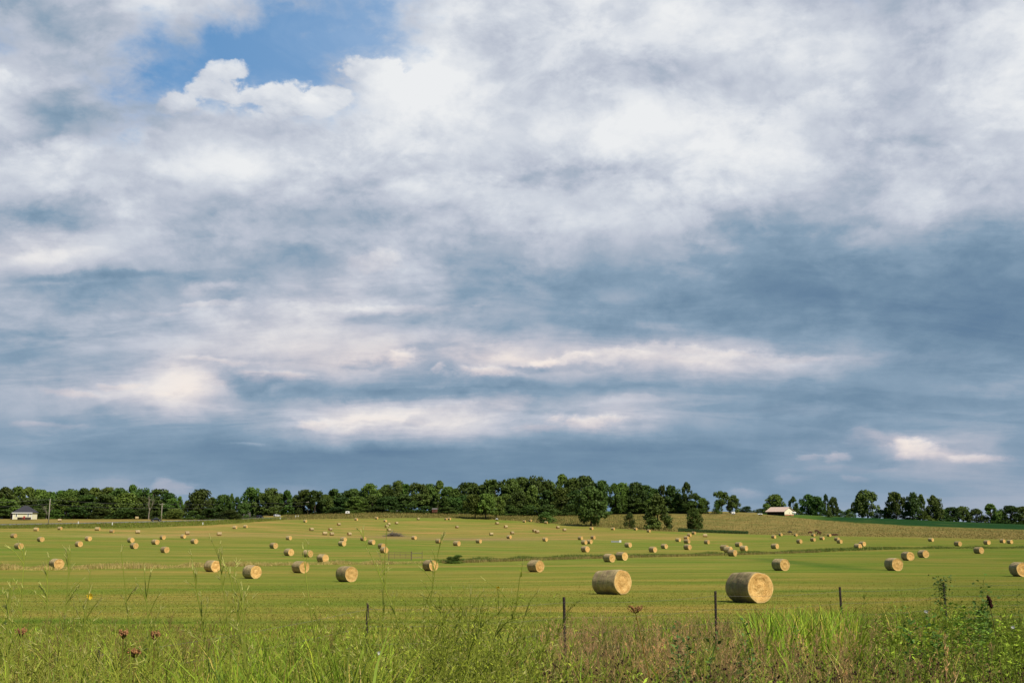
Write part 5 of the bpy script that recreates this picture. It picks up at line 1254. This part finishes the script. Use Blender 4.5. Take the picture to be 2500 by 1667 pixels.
def branching(pl, base, h, r, lean, c, nb=16, leafc=None, spike=True):
    tip = base + np.array([lean * h, r.normal(0, .1) * h, h]); t = np.linspace(0, 1, 7)
    pts = base + (tip - base) * t[:, None] + np.array([lean * .25 * h, 0, 0]) * (t * (t - 1))[:, None]
    pl.stem(pts, .005, .002, c)
    for i in range(nb):
        q = r.uniform(.18, .97); a = np.array([np.interp(q, t, pts[:, k]) for k in range(3)])
        d = np.array([r.normal(lean, .7), r.normal(0, .5), r.uniform(.3, 1.0)]); d /= np.linalg.norm(d); ln = h * r.uniform(.10, .34) * (1.15 - q * .7)
        b = a + d * ln; m_ = a + d * ln * .5 + np.array([0, 0, .02 * h]); pl.stem([a, m_, b], .003, .0015, c)
        for k in range(r.integers(2, 6)):
            f = r.uniform(.15, 1); p = a + (b - a) * f
            pl.leaf(p, d + r.normal(0, .7, 3), r.uniform(.018, .045), r.uniform(.006, .013), (leafc if leafc is not None else c) * r.uniform(.7, 1.4))
        if spike and r.uniform() < .55: spikelet(pl, b, d, SPIKE * r.uniform(.6, 1.1), .03, .006)
def weed_mass():
    r = np.random.default_rng(9); pl = Plants()
    def spread(n, u0, u1, y0, y1, h0, h1, **kw):
        for i in range(n):
            u = r.uniform(u0, u1); y = r.uniform(y0, y1); s = (u - CU) * CT / FPX; b = np.array([s * y, y, float(gz(s * y, y))])
            branching(pl, b, r.uniform(h0, h1), r, r.normal(-.12 if u < 600 else .03, .22), kw['c'] * r.uniform(.75, 1.25), kw.get('nb', 14), kw.get('leafc'), kw.get('spike', True))
    spread(130, 890, 1280, 5.4, 9.5, .9, 1.55, c=np.array((.33,.38,.05)), leafc=np.array((.36,.42,.045)), nb=24)
    spread(100, -60, 600, 5.2, 10, .75, 1.5, c=np.array((.40,.43,.065)), leafc=np.array((.36,.40,.05)), nb=15)
    spread(40, 560, 900, 7, 12, .8, 1.25, c=np.array((.30,.34,.05)), nb=14)
    spread(40, 2050, 2560, 8, 18, .9, 1.5, c=np.array((.24,.30,.04)), leafc=np.array((.25,.34,.034)), nb=20, spike=False)
    spread(36, 1300, 2050, 9, 17, .6, 1.05, c=np.array((.22,.24,.035)), leafc=np.array((.18,.24,.028)), nb=16, spike=False)
    tag(pl.build('branching_weeds', M['weed']), 'thin branching weeds with tiny leaves tangled above the roadside grass', 'weeds', kind='stuff')
    # dry feathery grass behind, rust tinted
    pl = Plants()
    for i in range(760):
        u = r.choice([r.uniform(1330, 2050), r.uniform(1950, 2350), r.uniform(-50, 900)], p=[.62, .2, .18]); y = r.uniform(9, 21); s = (u - CU) * CT / FPX
        b = np.array([s * y, y, float(gz(s * y, y))]); h = r.uniform(.7, 1.1); tip = b + np.array([r.normal(.05, .16) * h, r.normal(0, .1) * h, h])
        cc = np.array((.62,.42,.20)) * r.uniform(.6, 1.15) if u > 900 else np.array((.36,.25,.09)) * r.uniform(.7, 1.2)
        panicle(pl, b, tip, r, nbr=8, c=cc, sc_=cc * 1.35, rad=.0028, spread=.20, leaves=1)
    tag(pl.build('feathery_dry_grass', M['weed']), 'feathery rust tinted dry grass behind the weeds around the fence', 'grass', kind='stuff')
    # dead weeds with dark knobby heads along the bottom right
    pl = Plants()
    for i in range(620):
        u = r.choice([r.uniform(1220, 2560), r.uniform(860, 1260)], p=[.88, .12]); y = r.uniform(5.5, 11.5); s = (u - CU) * CT / FPX
        b = np.array([s * y, y, float(gz(s * y, y))]); h = r.uniform(.55, 1.02); c = np.array((.34,.23,.11)) * r.uniform(.4, 1.6)
        lean = r.normal(0, .2); tip = b + np.array([lean * h, r.normal(0, .12) * h, h]); t = np.linspace(0, 1, 5)
        pts = b + (tip - b) * t[:, None]; pl.stem(pts, .004, .0018, c)
        for k in range(r.integers(3, 9)):
            q = r.uniform(.5, 1.0); a = b + (tip - b) * q; d = np.array([r.normal(lean, .6), r.normal(0, .5), r.uniform(.3, 1)]); d /= np.linalg.norm(d); e = a + d * r.uniform(.04, .16)
            pl.stem([a, (a + e) / 2, e], .0018, .0012, c)
            dk = np.array((.055,.030,.020)) * r.uniform(.6, 2.2)
            pl.ball(e, r.uniform(.004, .009), dk, 1.2)
            for q2 in range(r.integers(0, 3)): pl.ball(e + r.normal(0, .012, 3), r.uniform(.003, .008), dk * r.uniform(.8, 1.3), 1.2)
    tag(pl.build('dead_weeds', M['weed']), 'dead brown weeds with dark knobby seed heads along the bottom right', 'weeds', kind='stuff')
    # leafy undergrowth
    pl = Plants()
    for i in range(980):
        u = r.choice([r.uniform(1250, 2560), r.uniform(2150, 2560), r.uniform(-50, 1200)], p=[.45, .33, .22]); y = r.uniform(6.5, 15); s = (u - CU) * CT / FPX
        b = np.array([s * y, y, float(gz(s * y, y))]); h = r.uniform(.45, .95); c = np.array((.24,.32,.03)) * r.uniform(.45, 1.4)
        tip = b + np.array([r.normal(0, .2) * h, r.normal(0, .1) * h, h]); pl.stem([b, (b + tip) / 2, tip], .004, .0018, c * .8)
        for k in range(r.integers(7, 16)):
            q = r.uniform(.35, 1); a = b + (tip - b) * q; pl.leaf(a, (r.normal(0, 1), r.normal(0, .8), r.uniform(-.1, .7)), r.uniform(.03, .075), r.uniform(.012, .03), c * r.uniform(.7, 1.4))
    for i in range(520):
        u = r.choice([r.uniform(2130, 2560), r.uniform(1560, 2130)], p=[.75, .25]); y = r.uniform(11, 21) if u > 2130 else r.uniform(6.5, 10); s = (u - CU) * CT / FPX
        b = np.array([s * y, y, float(gz(s * y, y))]); h = r.uniform(.6, 1.25) if u > 2130 else r.uniform(.5, .9); c = np.array((.26,.36,.03)) * r.uniform(.5, 1.3)
        tip = b + np.array([r.normal(0, .25) * h, r.normal(0, .1) * h, h]); pl.stem([b, (b + tip) / 2, tip], .005, .002, c * .7)
        for k in range(r.integers(12, 24)):
            q = r.uniform(.3, 1); a = b + (tip - b) * q + r.normal(0, .05, 3); pl.leaf(a, (r.normal(0, 1), r.normal(0, .8), r.uniform(-.2, .8)), r.uniform(.04, .10), r.uniform(.02, .045), c * r.uniform(.6, 1.5))
    tag(pl.build('leafy_weeds', M['grass']), 'leafy low weeds mixed into the roadside growth on the right', 'weeds', kind='stuff')
weed_mass()

def leafy_plant(u, vtop, y, label, seed, nl=26, ll=.10, lw=.035, c=(.055,.115,.028), name='leafy_weed', stems=3, spread=.10):
    r = np.random.default_rng(seed); s = (u - CU) * CT / FPX; b = np.array([s * y, y, float(gz(s * y, y))]); top = wpt(u, vtop, y); h = top[2] - b[2]
    o = empty(name, b); ps, pf = Plants(), Plants(); c = np.array(c)
    for k in range(stems):
        hh = h * (1 if k == 0 else r.uniform(.6, .92)); tip = b + np.array([r.normal(0, spread) * hh, r.normal(0, spread) * hh, hh]); bb = b + np.array([r.normal(0, .04), r.normal(0, .04), 0])
        t = np.linspace(0, 1, 6); pts = bb + (tip - bb) * t[:, None]; ps.stem(pts, .006, .002, c * 1.2)
        for i in range(nl):
            q = .2 + .8 * i / nl; a = bb + (tip - bb) * q; an = i * 1.57 + r.normal(0, .3)
            for sg in (0, math.pi):
                d = np.array([math.cos(an + sg), math.sin(an + sg), r.uniform(.0, .9)]) + r.normal(0, .35, 3); off = d * r.uniform(0, .16 if name == 'sapling' else .05); ps.stem([a, a + off * .5, a + off], .002, .0015, c) if name == 'sapling' else None; a_ = a + off; pf.leaf(a_, d, ll * r.uniform(.6, 1.15) * (1.15 - .5 * q), lw * r.uniform(.7, 1.2), c * r.uniform(.7, 1.5))
    ps.build('stem', M['weed'], o, b); pf.build('leaves', M['grass'], o, b)
    tag(o, label, 'weed' if name != 'sapling' else 'sapling')
    return o
leafy_plant(1640, 1520, 10.5, 'dark green leafy weed standing between the second and third fence posts', 1, stems=4, c=(.085,.165,.035))
leafy_plant(1800, 1510, 11.0, 'dark green leafy weed just below the nearest bale', 2, stems=4, c=(.085,.165,.035))
leafy_plant(1672, 1532, 10.8, 'shorter thin weed close right of the leafy weed by the second post gap', 3, stems=2, nl=18, c=(.11,.19,.035))
leafy_plant(2212, 1480, 13.0, 'tall bushy dark weed left one of the pair right of the fourth post', 4, stems=4, ll=.13, lw=.05, c=(.10,.19,.03))
leafy_plant(2256, 1492, 13.0, 'tall bushy dark weed right one of the pair right of the fourth post', 5, stems=3, ll=.13, lw=.05, c=(.10,.19,.03))
leafy_plant(2382, 1420, 15.5, 'leafy sapling with rounded leaves at right, rising above the weeds', 6, nl=44, ll=.085, lw=.06, c=(.10,.18,.03), name='sapling', stems=4, spread=.10)
leafy_plant(2372, 1470, 14.5, 'lower bushy sapling in front of the rounded leaf sapling', 16, nl=34, ll=.085, lw=.055, c=(.14,.24,.03), name='sapling', stems=5, spread=.22)
leafy_plant(2470, 1440, 16.0, 'feathery dark weed near the right edge behind the brown seed stalk', 7, nl=34, ll=.08, lw=.02, c=(.10,.16,.03), stems=4)
leafy_plant(1240, 1512, 9.0, 'dark leafy weed just left of the second fence post', 8, nl=24, ll=.07, lw=.025, c=(.085,.165,.035), stems=4, spread=.18)
leafy_plant(1952, 1520, 11.5, 'small dark weed under the fourth fence post', 9, nl=22, ll=.07, lw=.025, c=(.09,.16,.03), stems=3)
# climbing vine on the post at right
def vine():
    r = np.random.default_rng(21); y = 27.3; b = wpt(2300, 1500, y); o = empty('climbing_vine', b); ps, pf = Plants(), Plants()
    pts = [wpt(2303 + 7 * math.sin(k * 1.3), 1500 - k * 10, y - .06) for k in range(10)]; ps.stem(pts, .012, .006, (.08,.10,.03))
    for i in range(240):
        q = r.uniform(0, 1) ** .6; p = wpt(2298 + r.normal(0, 9 + 6 * (q > .85)), 1500 - 92 * q + r.normal(0, 4), y - .1 + r.normal(0, .08)); pf.leaf(p, (r.normal(), r.normal(), r.normal() * .5), r.uniform(.05, .10), r.uniform(.035, .07), np.array((.085,.14,.028)) * r.uniform(.6, 1.5))
    ps.build('stem', M['weed'], o, b); pf.build('leaves', M['grass'], o, b)
    tag(o, 'leafy green vine climbing the rightmost visible fence post', 'vine')
vine()
def umbel(u, v, y, label, seed, col=(.58,.30,.13), stemc=(.30,.25,.05), w=.10, bend=0):
    r = np.random.default_rng(seed); top = wpt(u, v, y); b = np.array([top[0] + bend, y, float(gz(top[0], y))]); o = empty('umbel_weed', b); ps, pf = Plants(), Plants()
    t = np.linspace(0, 1, 6); pts = b + (top - np.array([0, 0, .03]) - b) * t[:, None]; ps.stem(pts, .006, .004, stemc)
    for k in range(26):
        a = r.uniform(0, 6.28); q = r.uniform(.1, 1) ** .5; e = top + np.array([math.cos(a) * w * q, math.sin(a) * w * q * .8, r.normal(.0, .008) + .02 * q]); ps.stem([pts[-1], (pts[-1] + e) / 2 + np.array([0, 0, -.008]), e], .002, .0015, stemc)
        for j in range(5): pf.ball(e + r.normal(0, .006, 3), r.uniform(.003, .006), np.array(col) * r.uniform(.6, 1.4))
    for k in range(5):
        q = r.uniform(.2, .7); a = b + (top - b) * q; d = np.array([r.choice([-1, 1]) * .8, r.normal(0, .3), .8]); ps.leaf(a, d, .16, .012, np.array(stemc))
    ps.build('stem', M['weed'], o, b); pf.build('flower_head', M['weed'], o, b); tag(o, label, 'weed', 'rust coloured flat flower heads')
umbel(50, 1546, 7.0, 'flat rusty flower head at far left on an orange stem', 1, w=.032)
umbel(302, 1548, 7.0, 'flat rusty flower head left of centre of the lower left weeds', 2, w=.032)
umbel(378, 1553, 7.4, 'flat rusty flower head right of the other two at lower left', 3, w=.032)
umbel(330, 1594, 6.6, 'low rusty flower head near the bottom at left', 4, w=.045)
umbel(1552, 1488, 9.5, 'rusty flower head on a tall yellow stalk between the second and third posts', 5, w=.065, stemc=(.42,.27,.05), bend=.28)
def dock(u, v0, v1, y):
    r = np.random.default_rng(3); top, low = wpt(u, v0, y), wpt(u + 9, v1, y); b = np.array([low[0] + .15, y, float(gz(low[0], y))]); o = empty('seed_stalk', b); ps, pf = Plants(), Plants()
    t = np.linspace(0, 1, 6); ps.stem(b + (top - b) * t[:, None], .008, .004, (.16,.09,.05))
    for k in range(160):
        q = r.uniform(0, 1); p = low + (top - low) * q + r.normal(0, .014 * math.sin(math.pi * (.15 + .8 * (1 - q))), 3); pf.ball(p, r.uniform(.006, .012), np.array((.075,.022,.018)) * r.uniform(.5, 1.5))
    ps.build('stem', M['weed'], o, b); pf.build('seed_head', M['weed'], o, b); tag(o, 'dark red-brown seed stalk rising at right beside the sapling', 'weed')
dock(2412, 1455, 1482, 14.0)
def small_flower(u, v, y, c, label, w=.03, mname='petal'):
    top = wpt(u, v, y); b = np.array([top[0] + .05, y, float(gz(top[0], y))]); o = empty('wildflower', b); ps, pf = Plants(), Plants()
    ps.stem([b, (b + top) / 2 + np.array([.02, 0, 0]), top], .004, .002, (.15,.2,.03))
    for k in range(10): a = k * .628; pf.leaf(top, (math.cos(a), -.35, math.sin(a) * .5), w, w * .45, c, up=(0, 1, .2))
    ps.build('stem', M['weed'], o, b); pf.build('petals', M['weed'], o, b); tag(o, label, 'wildflower')
small_flower(1215, 1434, 7.5, (.70,.50,.03), 'single yellow wildflower floating above the weeds at centre', .02)
small_flower(2260, 1492, 12.0, (.75,.75,.72), 'white wildflower between the tall dark weeds and the vine', .03)
small_flower(2472, 1530, 11.0, (.75,.75,.72), 'white wildflower at the right edge', .025)
small_flower(927, 1593, 6.5, (.75,.75,.68), 'small white wildflower low at centre left', .018)
